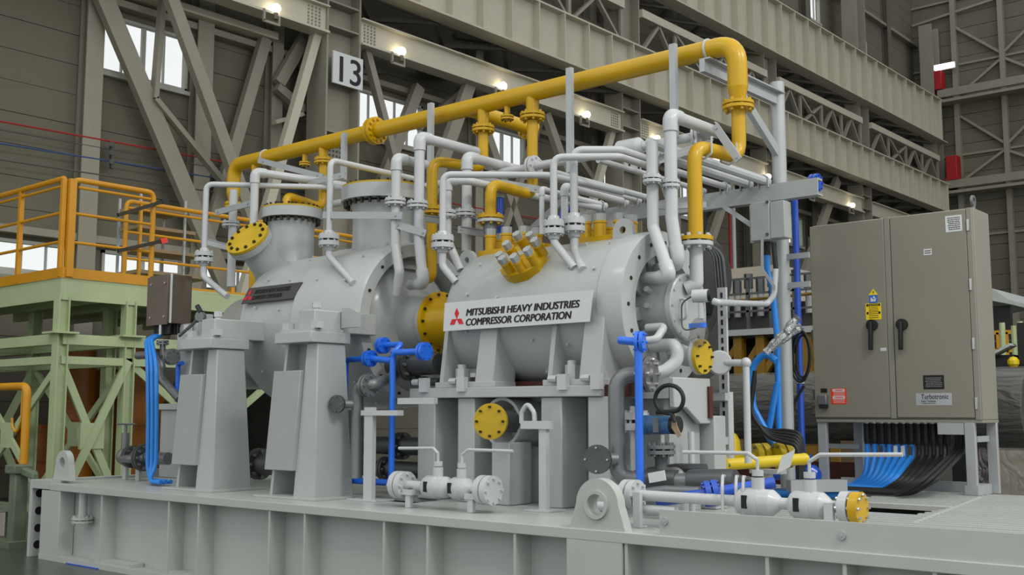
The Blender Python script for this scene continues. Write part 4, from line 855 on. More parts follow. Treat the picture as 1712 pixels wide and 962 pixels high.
def stand(t, x, y, z): zb_s = DK + (.021 if x > 8.9 else .001); MB().box((x - .03, y - .04, zb_s), (x + .03, y - .0, z)).box((x - .03, y + .001, zb_s), (x + .03, y + .06, zb_s + .012)).build('stand', 'white_pipe', t)
vy = .5; vz = at(735, 815, y=vy).z
V1 = lambda u: _solve((6, vy, vz), AX, 0, u)
t = thing('valve_set', 'row of two white ball valves between bolted end flanges, at the table foot', 'valve', V((V1(745).x, vy, DK)))
MB().tube([V1(660), V1(825)], .045, 14).build('pipe_run', 'white_pipe', t)
ballvalve(t, V1(732), .105, .33, handle=(-.5, 0, .33)); ballvalve(t, V1(772), .1, .26, handle=(.5, .1, .33))
flange(t, V1(672), AX, .125, .06, .014, 8); flange(t, V1(815), AX, .125, .06, .014, 8)
for u in (691, 795): q = V1(u); stand(t, q.x, vy - .03, vz - .03); MB().box((q.x - .06, vy - .08, vz - .08), (q.x + .06, vy + .04, vz - .03)).build('clamp_block', 'white_pipe', t)
wy = .42; wz = at(1265, 840, y=wy).z
V2 = lambda u: _solve((9.5, wy, wz), AX, 0, u)
t = thing('valve_set', 'row of two white ball valves ending in a yellow flange, behind the coaming plate', 'valve', V((V2(1265).x, wy, DK)))
MB().tube([V2(1040), V2(1425)], .04, 14).build('pipe_run', 'white_pipe', t)
MB().tube([V2(1000) - AZ * .1, V2(1130) - AZ * .1], .035, 12).build('lower_pipe', 'white_pipe', t)
ballvalve(t, V2(1268), .1, .34, handle=(-.6, 0, .33)); ballvalve(t, V2(1355), .1, .3, handle=(.62, .05, .35))
flange(t, V2(1056), AX, .115, .05, .014, 8); flange(t, V2(1425), AX, .105, .06, .014, 8, 'yellow', 'bright_steel', m2='white_pipe', label='yellow end flange')
for u in (1076, 1395): q = V2(u); stand(t, q.x, wy - .06, wz + .03)
q = V2(1300) + AZ * .2; MB().prism([q, q + V((.1, 0, .05)), q + V((.14, 0, .17)), q + V((.04, 0, .12))], (0, .003, 0)).build('paper_tag', 'sign_white', t)
for u in (1215, 1250, 1238): q = V2(u); MB().tube([q + V((0, -.06, -.08)), q + V((0, -.06, .1)), q + V((-.04, .02, .17)), q + V((-.1, .15, .16))], .012, 6, bend=.05).build('u_bolt', 'white_pipe', t)
# bolt-on sleeve pipe with yellow blind in the table opening
t = thing('blind_pipe', 'dark pipe end closed by a round yellow blind flange in the table opening', 'pipe', hc)
q = at(822, 705, y=1.0); MB().cyl(hc + V((.12, .2, 0)), q, .1, n=20).build('pipe_end', 'dark_steel', t); blind(t, q, (.3, -1, 0), .165, .035, 8, 'dull_yellow', 'bolt_dark')
o = tag(MB().tube(path(('s', 872, 708, 1.05), ('v', 690), ('s', 882, 674, 1.05), ('s', 893, 690, 1.05), ('s', 894, 706, 1.05)), .022, 10, bend=.06).build('hook_pipe', 'white_pipe'), 'white hook shaped pipe beside the yellow blind flange', 'pipe')
q = at(905, 712, y=.95); t = thing('bracket_post', 'slim white post with channel head in front of the table', 'post', V((q.x, .95, DK))); MB().box((q.x - .03, .95, DK), (q.x + .05, 1.0, q.z)).build('post', 'white_pipe', t); MB().box((q.x - .22, .93, q.z - .03), (q.x + .08, 1.02, q.z + .04)).build('head_channel', 'white_pipe', t); MB().box((q.x - .12, .86, DK), (q.x + .15, 1.1, DK + .015)).build('base_plate', 'white_pipe', t)
q = at(616, 690, y=.75); t = thing('bracket_post', 'slim white post with channel head beside the blue loop', 'post', V((q.x, .75, DK))); MB().box((q.x - .06, .75, DK), (q.x + .06, .8, q.z + .05)).build('post', 'white_pipe', t); MB().box((q.x - .1, .74, q.z - .03), (q.x + .42, .82, q.z + .02)).build('head_channel', 'white_pipe', t); MB().box((q.x - .2, .66, DK), (q.x + .22, .9, DK + .015)).build('base_plate', 'white_pipe', t)
MB().box((q.x + .25, .9, q.z + .08), (q.x + .75, .95, q.z + .14)).build('cross_channel', 'white_pipe', t)
# ------------------------------------------------------------------ control cabinet
CYF = 4.95
cx0, cx1 = at(1363, 701, y=CYF).x, at(1637, 703, y=CYF).x; cz0 = 1.675; cz1 = at(1355, 378, y=CYF).z; CD = .52
cb = thing('control_cabinet', 'large beige two-door electrical control cabinet on a grey frame', 'cabinet', ((cx0 + cx1) / 2, CYF + .3, DK))
MB().box((cx0 + .02, CYF + .03, cz0), (cx1 + .03, CYF + CD, cz1)).build('body', 'cabinet_side', cb, bevel=.008)
xm = at(1484, 530, y=CYF).x
dl = MB().box((cx0, CYF, cz0 + .02), (xm - .012, CYF + .03, cz1 - .01)).build('door', 'cabinet', cb, bevel=.007)
dr = MB().box((xm + .012 + .05, CYF, cz0 + .02), (cx1 - .04, CYF + .03, cz1 - .01)).build('door', 'cabinet', cb, bevel=.007)
MB().box((xm - .008, CYF + .004, cz0 + .01), (xm + .055, CYF + .034, cz1 - .005)).build('centre_post', 'cabinet_side', cb, bevel=.004)
MB().box((cx1 - .035, CYF + .0, cz0), (cx1 + .02, CYF + .03, cz1)).build('edge_strip', 'cabinet_side', cb, bevel=.004)
MB().box((cx0 + .01, CYF + .01, cz0 - .03), (cx1 + .03, CYF + CD, cz0)).build('bottom_lip', 'cabinet_side', cb)
for v in (376, 476, 575, 675): q = at(1624, v, y=CYF); MB().box((cx1 - .032, CYF - .014, q.z - .06), (cx1 - .006, CYF, q.z + .06)).build('hinge', 'bright_steel', cb, bevel=.003)
for v in (404, 560, 660): q = at(1353, v, y=CYF); MB().box((cx0 - .018, CYF, q.z - .05), (cx0, CYF + .03, q.z + .05)).build('hinge', 'dark_steel', cb)
for d_, u, v in ((dl, 1459, 544), (dr, 1509, 543)):
    q = at(u, v, y=CYF); MB().cyl(q, q + V((0, -.045, 0)), .06, n=24).build('handle', 'black_rubber', d_); e = q + V((-.012, -.05, -.27)); MB().bar(q + V((0, -.055, .03)), e, .055, .04).build('handle', 'black_rubber', d_, bevel=.012)
q = V((cx1 - .02, CYF + .2, cz1)); MB().tube([q, q + AZ * .05], .02, 10).ring(q + V((0, -.0, .1)) - AX * .012, q + V((0, 0, .1)) + AX * .012, .06, .035, 20).build('lifting_eye', 'mid_steel', cb)
# stickers and plates on the doors
def sticker(parent, u0, v0, u1, v1, m, name='sticker', d=.002, off=.0):
    a_, b_ = at(u0, v0, y=CYF - off), at(u1, v1, y=CYF - off); MB().box((a_.x, CYF - off - d, b_.z), (b_.x, CYF - off, a_.z)).build(name, m, parent); return a_.x, b_.x, b_.z, a_.z
def lines(parent, x0, x1, z0, z1, n, m='ink', off=.003, gap=.45, seed=1):
    rnd = random.Random(seed); mb = MB(); h = (z1 - z0) / n
    for i in range(n):
        z = z1 - (i + 1) * h + h * gap / 2; x = x0 + rnd.random() * .1 * (x1 - x0); 
        while x < x1 - .1 * (x1 - x0) * rnd.random():
            l = (.06 + .1 * rnd.random()) * (x1 - x0); mb.box((x, CYF - off, z), (min(x + l, x1), CYF - off + .001, z + h * (1 - gap))); x += l + .03 * (x1 - x0)
    mb.build('print', m, parent, stuff=True)
x0, x1, z0, z1 = sticker(dr, 1580, 362, 1609, 386, 'sign_white'); lines(dr, x0 + .02, x1 - .02, z0 + .015, z1 - .015, 7, 'plate_dark')
x0, x1, z0, z1 = sticker(dr, 1544, 417, 1558, 426, 'sign_white'); lines(dr, x0 + .01, x1 - .01, z0 + .01, z1 - .01, 2, 'plate_dark')
sticker(dl, 1472, 582, 1482, 587, 'sign_white')
# warning labels on the left door
a_, b_, c_ = at(1460, 483, y=CYF), at(1452, 494, y=CYF), at(1468, 493, y=CYF)
for p_ in (a_, b_, c_): p_.y = CYF - .002
MB().prism([a_, b_, c_], (0, .002, 0)).build('warning_triangle', 'label_yellow', dl)
s_ = at(1460, 489.5, y=CYF); zz = s_.z; MB().prism([(s_.x + .008, CYF - .003, zz + .03), (s_.x - .01, CYF - .003, zz), (s_.x + .002, CYF - .003, zz + .002), (s_.x - .006, CYF - .003, zz - .028), (s_.x + .012, CYF - .003, zz + .008), (s_.x, CYF - .003, zz + .007)], (0, .001, 0)).build('lightning_mark', 'ink', dl)
x0, x1, z0, z1 = sticker(dl, 1453, 494, 1467, 507, 'label_blue')
MB().cyl(((x0 * .4 + x1 * .6), CYF - .003, z0 + (z1 - z0) * .72), ((x0 * .4 + x1 * .6), CYF - .002, z0 + (z1 - z0) * .72), .012, n=12).build('figure_mark', 'sign_white', dl)
w_ = x1 - x0; MB().prism([(x0 + .15 * w_, CYF - .003, z0 + .02), (x0 + .8 * w_, CYF - .003, z0 + .02), (x0 + .85 * w_, CYF - .003, z0 + .06), (x0 + .55 * w_, CYF - .003, z0 + .04), (x0 + .2 * w_, CYF - .003, z0 + .07)], (0, .001, 0)).build('figure_mark', 'sign_white', dl)
x0, x1, z0, z1 = sticker(dl, 1447, 508, 1474, 534, 'label_yellow')
for k_, tx in ((.88, 'CAUTION'), (.40, 'CAUTION')):
    zz = z0 + (z1 - z0) * k_; MB().box((x0 + .01, CYF - .003, zz - .012), (x1 - .01, CYF - .002, zz + .014)).build('header_bar', 'ink', dl)
    if k_ > .5: text('lettering', tx, ((x0 + x1) / 2, CYF - .0035, zz - .009), AX, AZ, .026, 'label_yellow', dl, align='CENTER', ext=.0003)
    else: lines(dl, x0 + .03, x1 - .03, zz - .008, zz + .01, 1, 'label_yellow', off=.0035, gap=.2, seed=21)
lines(dl, x0 + .03, x1 - .03, z0 + (z1 - z0) * .5, z0 + (z1 - z0) * .78, 3, 'ink', seed=4, gap=.6); lines(dl, x0 + .03, x1 - .03, z0 + .01, z0 + (z1 - z0) * .3, 2, 'ink', seed=5, gap=.6)
x0, x1, z0, z1 = sticker(dl, 1389, 650, 1416, 676, 'label_red'); h_ = z1 - z0
for k_ in (.88, .42): MB().box((x0 + .02, CYF - .003, z0 + h_ * k_ - .014), (x1 - .02, CYF - .002, z0 + h_ * k_ + .014)).build('header_bar', 'sign_white', dl)
lines(dl, x0 + .04, x1 - .04, z0 + h_ * .88 - .009, z0 + h_ * .88 + .009, 1, 'label_red', off=.0035, gap=.3, seed=22)
lines(dl, x0 + .04, x1 - .04, z0 + h_ * .42 - .009, z0 + h_ * .42 + .009, 1, 'label_red', off=.0035, gap=.3, seed=23)
lines(dl, x0 + .02, x1 - .02, z0 + h_ * .5, z0 + h_ * .8, 3, 'sign_white', seed=2, gap=.6); lines(dl, x0 + .02, x1 - .02, z0 + .01, z0 + h_ * .34, 3, 'sign_white', seed=3, gap=.6)
sticker(dl, 1372, 650, 1383, 657, 'ink')
q = at(1378, 668, y=CYF); MB().box((q.x - .06, CYF - .06, q.z - .06), (q.x + .05, CYF, q.z + .05)).build('padlock_switch', 'mid_steel', dl, bevel=.012); MB().box((q.x - .04, CYF - .05, q.z - .1), (q.x + .05, CYF - .01, q.z - .06)).build('padlock_switch', 'black_rubber', dl)
x0, x1, z0, z1 = sticker(dr, 1543, 628, 1579, 651, 'ink', 'rating_plate'); lines(dr, x0 + .02, x1 - .02, z0 + .02, z1 - .02, 6, 'label_silver', seed=8, gap=.75)
x0, x1, z0, z1 = sticker(dr, 1531, 658, 1592, 678, 'label_silver', 'maker_plate'); h_ = z1 - z0
text('lettering', 'Turbotronic', (x0 + .055, CYF - .003, z0 + h_ * .52), AX, AZ, .072, 'ink', dr, ext=.0003, offset=.0008, width=.28)
text('lettering', 'Solar Turbines', (x0 + .055, CYF - .003, z0 + h_ * .26), AX, AZ, .032, 'ink', dr, ext=.0003, offset=.0004, width=.15)
lines(dr, x0 + .055, x0 + .2, z0 + .012, z0 + h_ * .2, 1, 'plate_dark', seed=9)
# cabinet frame
for x, y in ((cx0 + .06, CYF + .06), (cx1 - .1, CYF + .03), (cx1 - .02, CYF + CD - .06), (cx0 + .3, CYF + CD - .06)): MB().box((x - .05, y - .03, DK + .021), (x + .05, y + .03, cz0 - .03)).build('leg', 'strut', cb, bevel=.004)
MB().box((cx0 + .13, CYF + .33, DK + .021), (cx1 - .17, CYF + .37, DK + .13)).build('base_channel', 'strut', cb); MB().box((cx1 - .165, CYF - .02, DK + .021), (cx1 - .035, CYF + CD - .1, DK + .12)).build('base_channel', 'strut', cb)
MB().box((cx1 - .42, CYF + .004, cz0 - .15), (cx1 - .155, CYF + .056, cz0 - .032)).build('head_channel', 'strut', cb); MB().box((cx1 - .068, CYF + .065, 1.45), (cx1 - .04, CYF + CD - .1, 1.51)).build('side_rail', 'strut', cb); MB().box((cx0 + .0, CYF + .3, 1.35), (cx0 + .35, CYF + .34, 1.4)).build('side_rail', 'strut', cb)
# cables under the cabinet
gy = CYF + .22
us = [1449 + i * 12.3 for i in range(12)]
for i, u in enumerate(us):
    g = at(u, 708, y=gy); z0 = cz0 - .03
    blue = i < 7
    t = thing('cabinet_cable', '%s cable under the cabinet, %s from the left' % ('blue' if blue else 'black', 'first second third fourth fifth sixth seventh eighth ninth tenth eleventh twelfth'.split()[i]), 'cable', (g.x, gy, z0 - .25), 'cables under the cabinet')
    MB().cyl((g.x, gy, z0 - .012), (g.x, gy, z0 - .2), .036, .036, 14).cyl((g.x, gy, z0 - .2), (g.x, gy, z0 - .24), .036, .03, 14).build('gland', 'black_rubber', t)
    MB().cyl((g.x, gy, z0 - .001), (g.x, gy, z0 - .014), .038, n=12).build('gland_nut', 'bright_steel', t)
    ly = gy - .07 * (i + 1); xe = cx0 + .2 if i < 3 else cx0 - .02   # every cable gets its own lane on the deck
    pts = [V((g.x, gy, z0 - .22)), V((g.x, gy, z0 - .36)), V((g.x, ly, DK + .16)), V((g.x - .16, ly, DK + .055)), V((xe, ly, DK + .055))]
    MB().tube(pts, .031 if blue else .026, 10, bend=.16, seg=8).build('sheath', 'blue_hose' if blue else 'black_rubber', t)
    if i in (2, 4, 5, 6): MB().box((g.x - .02, gy - .05, z0 - .38), (g.x + .02, gy - .04, z0 - .25)).build('cable_tag', 'sign_white' if i in (4, 5) else 'plate_dark', t)
for i in range(3):
    x = cx1 - .2 - .045 * i; ly = gy - .07 * (13 + i); pts = [V((x, CYF + .2, cz0 - .03)), V((x, CYF + .18, cz0 - .3)), V((x, ly, DK + .2)), V((x - .25, ly, DK + .06)), V((cx0 + 1.2, ly, DK + .05))]
    tag(MB().tube(pts, .02, 8, bend=.25, seg=8).build('black_cable', 'black_rubber'), ('thin black cable sweeping forward closest to the cabinet right frame leg', 'thin black cable sweeping forward, second from the right frame leg', 'thin black cable sweeping forward, third from the right frame leg')[i], 'cable', 'loose cables by the frame leg')
# conduits lying on the deck before the cabinet
for i in range(4):
    p, q = V((7.95, 3.55 - .11 * i, DK + .06)), V((8.95, 3.95 - .11 * i, DK + .06))
    tag(MB().tube([p, (p + q) / 2, q], .035, 10).build('deck_conduit', 'blue_hose' if i % 2 else 'black_rubber'), '%s conduit lying along the deck before the cabinet, %s' % (('black', 'blue')[i % 2], 'farther' if i < 2 else 'nearer'), 'conduit', 'conduits on the deck')
a_, b_ = at(1318, 808, y=3.2), at(1412, 812, y=3.6)
tag(MB().bar(V((a_.x, a_.y, 1.055)), V((b_.x, b_.y, 1.055)), .14, .11).build('cable_duct', 'strut'), 'short grey cable duct resting on the deck', 'duct')
# blue hoses and dark cables on the post
def hose(name, label, pts, r, m, **k): return tag(MB().tube(pts, r, 10, bend=.3, seg=8).build(name, m), label, 'hose' if 'hose' in name else 'cable', k.get('group'))
jb = thing('junction_box', 'grey junction box with cable glands on the steel post', 'box', at(1290, 405, y=3.75))
a_ = at(1290, 400, y=3.72); zt_ = at(1290, 335, y=3.72).z
MB().box((a_.x - .24, 3.72, a_.z), (a_.x - .022, 3.9, zt_)).build('body', 'box_grey', jb, bevel=.008); MB().box((a_.x - .3, 3.82, a_.z), (a_.x - .25, 3.88, zt_)).build('side_plate', 'box_grey', jb); MB().box((a_.x - .02, 3.735, a_.z + .01), (a_.x + .14, 3.9, zt_ - .01)).build('lid', 'box_grey', jb, bevel=.006)
for v in (338, 392): q = at(1283, v, y=3.72); MB().cyl(q, q - AY * .015, .016, n=10).build('screw', 'dark_steel', jb)
MB().prism([at(1272, 400, y=3.7), at(1276, 400, y=3.7), at(1276, 450, y=3.7), at(1296, 478, y=3.7), at(1296, 486, y=3.7), at(1272, 452, y=3.7)], (0, .01, 0)).build('bracket_plate', 'strut', jb)
hose('blue_hose', 'blue hose hanging from the black sleeve under the junction box', path(('s', 1282, 425, 3.86), ('v', 455), ('s', 1291, 480, 3.86), ('s', 1299, 560, 3.86), ('s', 1303, 735, 3.86)), .032, 'blue_hose')
tag(MB().tube(path(('s', 1282, 405, 3.86), ('v', 427)), .036, 10).build('cable_sleeve', 'black_rubber'), 'black sleeve on the blue hose under the junction box', 'sleeve')
tag(MB().tube(path(('s', 1294, 406, 3.76), ('s', 1294, 414, 3.76), ('s', 1297, 449, 3.76)), .026, 10).build('black_lead', 'black_rubber'), 'black lead entering the white conduit on the post', 'cable')
hose('blue_hose', 'blue hose looping forward beside the steel post', [at(u_, v_, y=3.67) for u_, v_ in ((1298, 604), (1280, 590), (1256, 612), (1258, 680), (1285, 730), (1294, 745))], .036, 'blue_hose')
hose('blue_hose', 'short blue hose behind the loop, leaning to the post', [at(1300, 640, y=3.765), at(1292, 680, y=3.765), at(1284, 728, y=3.765)], .032, 'blue_hose')
for i in range(5):
    q = 3.35 + .055 * i; hose('black_cable', 'black cable drooping from the post foot to the deck, %s' % ('lowest', 'second lowest', 'middle', 'second highest', 'highest')[4 - i], [at(1262, 620 + i * 4, y=q), at(1253, 690 + i * 3, y=q), at(1285, 733 - i * 3, y=q), at(1312, 740 - i * 5, y=q), at(1332 + 2 * i, 744 - i * 5, y=q), at(1335 + 2 * i, 770, y=q), V((at(1336 + 2 * i, 805, y=q).x, q, DK + .03))], .02, 'black_rubber', group='black cables at the post foot')
for i in range(3):
    pts = [];   y_ = 4.3
    for k_ in range(17): t_ = 2 * math.pi * k_ / 16; pts.append(at(1338 + (17 - 3 * i) * math.sin(t_) + i * 2, 596 + (44 - 4 * i) * -math.cos(t_), y=y_ + .02 * i))
    hose('cable_coil', 'black cable coil hung by the cabinet, %s turn' % ('outer', 'middle', 'inner')[i], pts, .012, 'black_rubber', group='coiled black cable')
hose('black_cable', 'black cable dropping from the coil to the deck', [at(1344, 645, y=4.26), at(1330, 670, y=4.26), at(1320, 710, y=4.26), at(1318, 770, y=4.26)], .016, 'black_rubber')
for i, (u0, v0, u1, v1) in enumerate(((1335, 530, 1278, 588), (1340, 545, 1290, 585), (1330, 540, 1282, 592))):
    a_, b_ = at(u0, v0, y=3.76 - .06 * i), at(u1, v1, y=3.64 - .06 * i); mb = MB(); d_ = b_ - a_; prof = [(d_.length * k_ / 14, .05 * (.6 + .5 * random.random()) * (1 - .5 * k_ / 14)) for k_ in range(15)]
    mb.lathe(a_, d_, prof, 10); tag(mb.build('foil_wrap', 'foil'), 'crumpled silver foil wrap on cables at the post, %s strand' % ('upper', 'thick lower', 'middle')[i], 'foil', 'foil wrapped cables')
# transmitter
t = thing('transmitter', 'blue transmitter head with looped black cable on a small steel valve', 'instrument', at(1105, 800, y=1.25))
q = at(1107, 711, y=1.25); MB().cyl(q - AX * .12, q + AX * .1, .075, n=22).build('head', 'muted_blue', t); MB().cyl(q + AX * .1, q + AX * .16, .075, n=20).build('cap', 'black_rubber', t); MB().cyl(q - AX * .17, q - AX * .12, .082, n=22).build('cap', 'muted_blue', t)
MB().box(q + V((-.03, -.095, -.06)), q + V((.02, -.08, .06))).build('tag_plate', 'mid_steel', t); MB().prism([q + V((.14, -.08, -.02)), q + V((.2, -.08, -.1)), q + V((.23, -.08, -.08)), q + V((.19, -.08, .0)), q + V((.17, -.08, .1)), q + V((.15, -.08, .08))], (0, .01, 0)).build('paper_tag', 'timber', t)
MB().cyl(q - AZ * .08, q - AZ * .36, .02).build('stem', 'bright_steel', t)
b = at(1105, 752, y=1.25); flange(t, b, AZ, .12, .03, .014, 8, 'mid_steel', 'mid_steel'); MB().lathe(b - AZ * .05, -AZ, [(0, .06), (.06, .05), (.12, .06), (.26, .09), (.3, .05)], 18).build('valve_body', 'dark_steel', t); MB().tube([b + V((0, 0, -.2)), b + V((.16, 0, -.18)), b + V((.2, 0, -.24))], .045, 12).build('elbow', 'mid_steel', t)
pts = [at(1098 + 0, 690, y=1.15)]
for k_ in range(0, 15): t_ = math.radians(215 + k_ * 24); pts.append(at(1119 + 24 * math.sin(t_ + math.pi), 668 + 24 * math.cos(t_ + math.pi) * 1.0, y=1.15))
pts.append(at(1128, 706, y=1.15)); MB().tube(pts, .018, 10, bend=.1).build('cable_loop', 'black_rubber', t)
tag(MB().cyl(V((8.42, 1.64, DK)), V((8.42, 1.64, at(1138, 722, y=1.64).z)), .028, n=10).build('stub_post', 'white_pipe'), 'thin white stub post behind the transmitter', 'post')
t = thing('flanged_standpipe', 'white vertical pipe with heavy flange in the shade beside the table', 'pipe', V((at(1064, 705, y=1.35).x, 1.35, DK))); q = at(1064, 705, y=1.35); MB().cyl(V((q.x, q.y, DK)), q + AZ * .13, .055).build('pipe', 'white_pipe', t); flange(t, q, AZ, .11, .06, .03, 8)
# yellow flanged manifold on the deck
t = thing('yellow_manifold', 'bright yellow pipe with green-bolted flanges lying on the deck', 'pipe', at(1260, 800, y=3.0))
p0, p1 = at(1186, 779, y=2.45), at(1344, 768, y=3.2); MB().tube([p0, p0.lerp(p1, .5), p1], .055, 14).build('pipe_run', 'bright_yellow', t); MB().ball(p1, .058, 12).build('end_cap', 'bright_yellow', t)
d_ = (p1 - p0).normalized()
for k_, R_ in ((.06, .15),): flange(t, p0.lerp(p1, k_), d_, R_, .06, .02, 6, 'bright_yellow', 'green_machine', gm='bright_yellow')
for u, v in ((1272, 763), (1309, 762)): flange(t, at(u, v, y=3.6), d_, .13, .06, .02, 6, 'bright_yellow', 'green_machine', gm='bright_yellow')
MB().tube([at(1250, 766, y=3.5), at(1325, 760, y=3.78)], .05, 12).build('rear_run', 'bright_yellow', t)
q = at(1282, 785, y=2.8); MB().box((q.x - .03, 2.78, DK), (q.x + .03, 2.86, q.z - .041)).box((q.x - .16, 2.76, q.z - .04), (q.x + .16, 2.88, q.z)).build('support_tee', 'strut', t)
t = thing('yellow_valve', 'yellow domed valve standing behind the slotted channel', 'valve', at(1222, 780, y=3.3)); q = at(1222, 750, y=3.3); MB().lathe(q - AZ * .12, AZ, [(0, .13), (.08, .14), (.1, .1), (.2, .09), (.26, .06), (.28, .02)], 20).build('dome', 'bright_yellow', t); MB().box(q + V((-.2, -.1, -.2)), q + V((.15, .1, -.12))).build('base_block', 'bright_yellow', t)
# deck-level blue pipe and hoses
t = thing('blue_deck_pipe', 'dark blue pipe with flange lying low along the deck edge', 'pipe', at(1180, 840, y=1.2)); p0, p1, p2 = at(1100, 838, y=.68), at(1175, 828, y=.72), at(1295, 808, y=1.05); MB().tube([p0, p1, p2], .045, 12).build('pipe_run', 'dark_blue', t); flange(t, p1.lerp(p2, .12), p2 - p1, .1, .04, .012, 8, 'dark_blue', 'dark_blue')
for i, (u0, v0, y0, u1, v1, y1, r, m, lb) in enumerate(((1060, 826, .95, 1170, 822, .98, .036, 'mid_steel', 'grey hose on the deck nearest the white valve row'), (1085, 790, 1.4, 1180, 784, 1.42, .04, 'dark_steel', 'dark pipe on the deck behind the transmitter'), (1190, 800, 1.75, 1270, 806, 1.85, .03, 'dark_steel', 'dark tube on the deck beneath the yellow manifold'), (1230, 840, .85, 1300, 838, .95, .045, 'mid_steel', 'grey fat tube half hidden behind the coaming'))):
    p, q = at(u0, v0, y=y0), at(u1, v1, y=y1); p.z = max(p.z, DK + r); q.z = max(q.z, DK + r); pipe('deck_tube', lb, [p, (p + q) / 2 + AZ * .02, q], r, m, 'tube', 'tubes lying on the deck')
q = at(1085, 800, y=1.0); tag(MB().bar(q, at(1112, 795, y=1.0), .012, .08).build('white_card', 'sign_white'), 'small white card tucked among the deck pipes', 'card')
# ------------------------------------------------------------------ work platform beyond the skid (pale green frame, yellow rails)
PC = at(103, 462, y=1.7); pxc, pyc, pz = PC.x, 1.7, PC.z
zrail = [at(103, v, y=pyc).z for v in (300, 312, 356, 404)]
pf = thing('work_platform', 'pale green steel work platform with orange-yellow guard rails beyond the skid', 'platform', (pxc - 3, pyc + 3, 0))
yE = _solve((pxc, pyc, zrail[0]), AY, 0, 257).y; xW = pxc - 5.5; yEE = pyc + 7.0
x2 = at(212, 336, z=zrail[0]).x; y2s = at(212, 336, z=zrail[0]).y
def rail(pts, r=.035): MB().tube(pts, r, 10, bend=.12).build('guard_rail', 'rail_yellow', pf)
# near (front) edge along X
for i, z in enumerate(zrail): rail([(xW, pyc, z), (pxc - .06, pyc, z)], .045 if i == 0 else .025)
for x in (pxc - .06, pxc - 1.45, pxc - 2.9, pxc - 4.3): MB().box((x - .035, pyc - .035, pz), (x + .035, pyc + .035, zrail[0])).build('rail_post', 'rail_yellow', pf)
# right edge along Y: one welded panel frame
rail([(pxc, pyc + .12, pz + .1), (pxc, pyc + .12, zrail[0]), (pxc, yE, zrail[0]), (pxc, yE, pz + .1)], .045)
rail([(pxc, pyc + .2, zrail[1]), (pxc, yE - .05, zrail[1])], .025)
for z in zrail[2:]: rail([(pxc, pyc + .12, z), (pxc, yE, z)], .025)
MB().box((pxc - .05, pyc + .05, pz), (pxc + .05, pyc + .16, zrail[0])).build('rail_post', 'rail_yellow', pf)
# far section
rail([(x2, y2s, pz), (x2, y2s, zrail[0]), (x2, y2s + 5.2, zrail[0]), (x2, y2s + 5.2, pz)], .04)
for z in zrail[1:]: rail([(x2, y2s, z), (x2, y2s + 5.2, z)], .025)
for dy in (2.2, 3.8): MB().box((x2 - .035, y2s + dy - .035, pz), (x2 + .035, y2s + dy + .035, zrail[0])).build('rail_post', 'rail_yellow', pf)
for dy in (.25,): MB().box((x2 - .025, y2s + dy, pz), (x2 + .025, y2s + dy + .05, zrail[0])).build('rail_post', 'rail_yellow', pf)
# toe boards, fascia
MB().box((xW, pyc - .02, pz - .02), (pxc, pyc, pz + .14)).build('toe_board', 'rail_yellow', pf); MB().box((pxc, pyc, pz - .02), (pxc + .02, yE + .6, pz + .14)).build('toe_board', 'rail_yellow', pf); MB().box((x2, yE, pz - .02), (x2 + .02, yEE, pz + .14)).build('toe_board', 'rail_yellow', pf)
MB().box((xW, pyc, pz - .36), (pxc, pyc + .03, pz - .062)).build('fascia_beam', 'pale_green', pf); MB().box((pxc - .03, pyc + .032, pz - .36), (pxc, yEE, pz - .062)).build('fascia_beam', 'pale_green', pf)
MB().box((xW, pyc + .002, pz - .06), (pxc - .002, yEE, pz - .022)).build('platform_deck', 'pale_green', pf)
for k_ in range(7): y = pyc + .9 + k_ * .95; MB().box((xW, y, pz - .3), (pxc - .032, y + .1, pz - .062)).build('joist', 'pale_green', pf)
yP2 = _solve((pxc - .06, pyc, 2.0), AY, 0, 210).y; zmid = at(105, 566, y=pyc).z
xP2 = pxc - 3.2
for x, y in ((pxc - .06, pyc + .06), (pxc - .06, yP2), (xP2, pyc + .06), (pxc - 1.7, yP2 + .6), (xP2, yP2), (pxc - .06, yP2 + 3.2)):
    MB().box((x - .09, y - .09, 0), (x + .09, y - .07, pz - .3)).box((x - .09, y + .07, 0), (x + .09, y + .09, pz - .3)).box((x - .02, y - .08, 0), (x + .02, y + .08, pz - .3)).build('post', 'pale_green', pf)
    MB().box((x - .2, y - .2, zmid + .08), (x + .2, y + .2, zmid + .11)).build('splice_plate', 'pale_green', pf)
for a_, b_ in (((pxc - .06, pyc + .06), (pxc - .06, yP2 + 3.2)), ((xW, pyc + .06), (pxc - .06, pyc + .06)), ((xP2, pyc), (xP2, yP2)), ((xW, yP2), (pxc, yP2))):
    p, q = V((*a_, zmid)), V((*b_, zmid)); MB().bar(p, q, .16, .16).build('mid_beam', 'pale_green', pf)
    MB().bar(p - AZ * .32, q - AZ * .32, .12, .12).build('mid_beam', 'pale_green', pf)
zb, zt2 = .2, zmid - .3
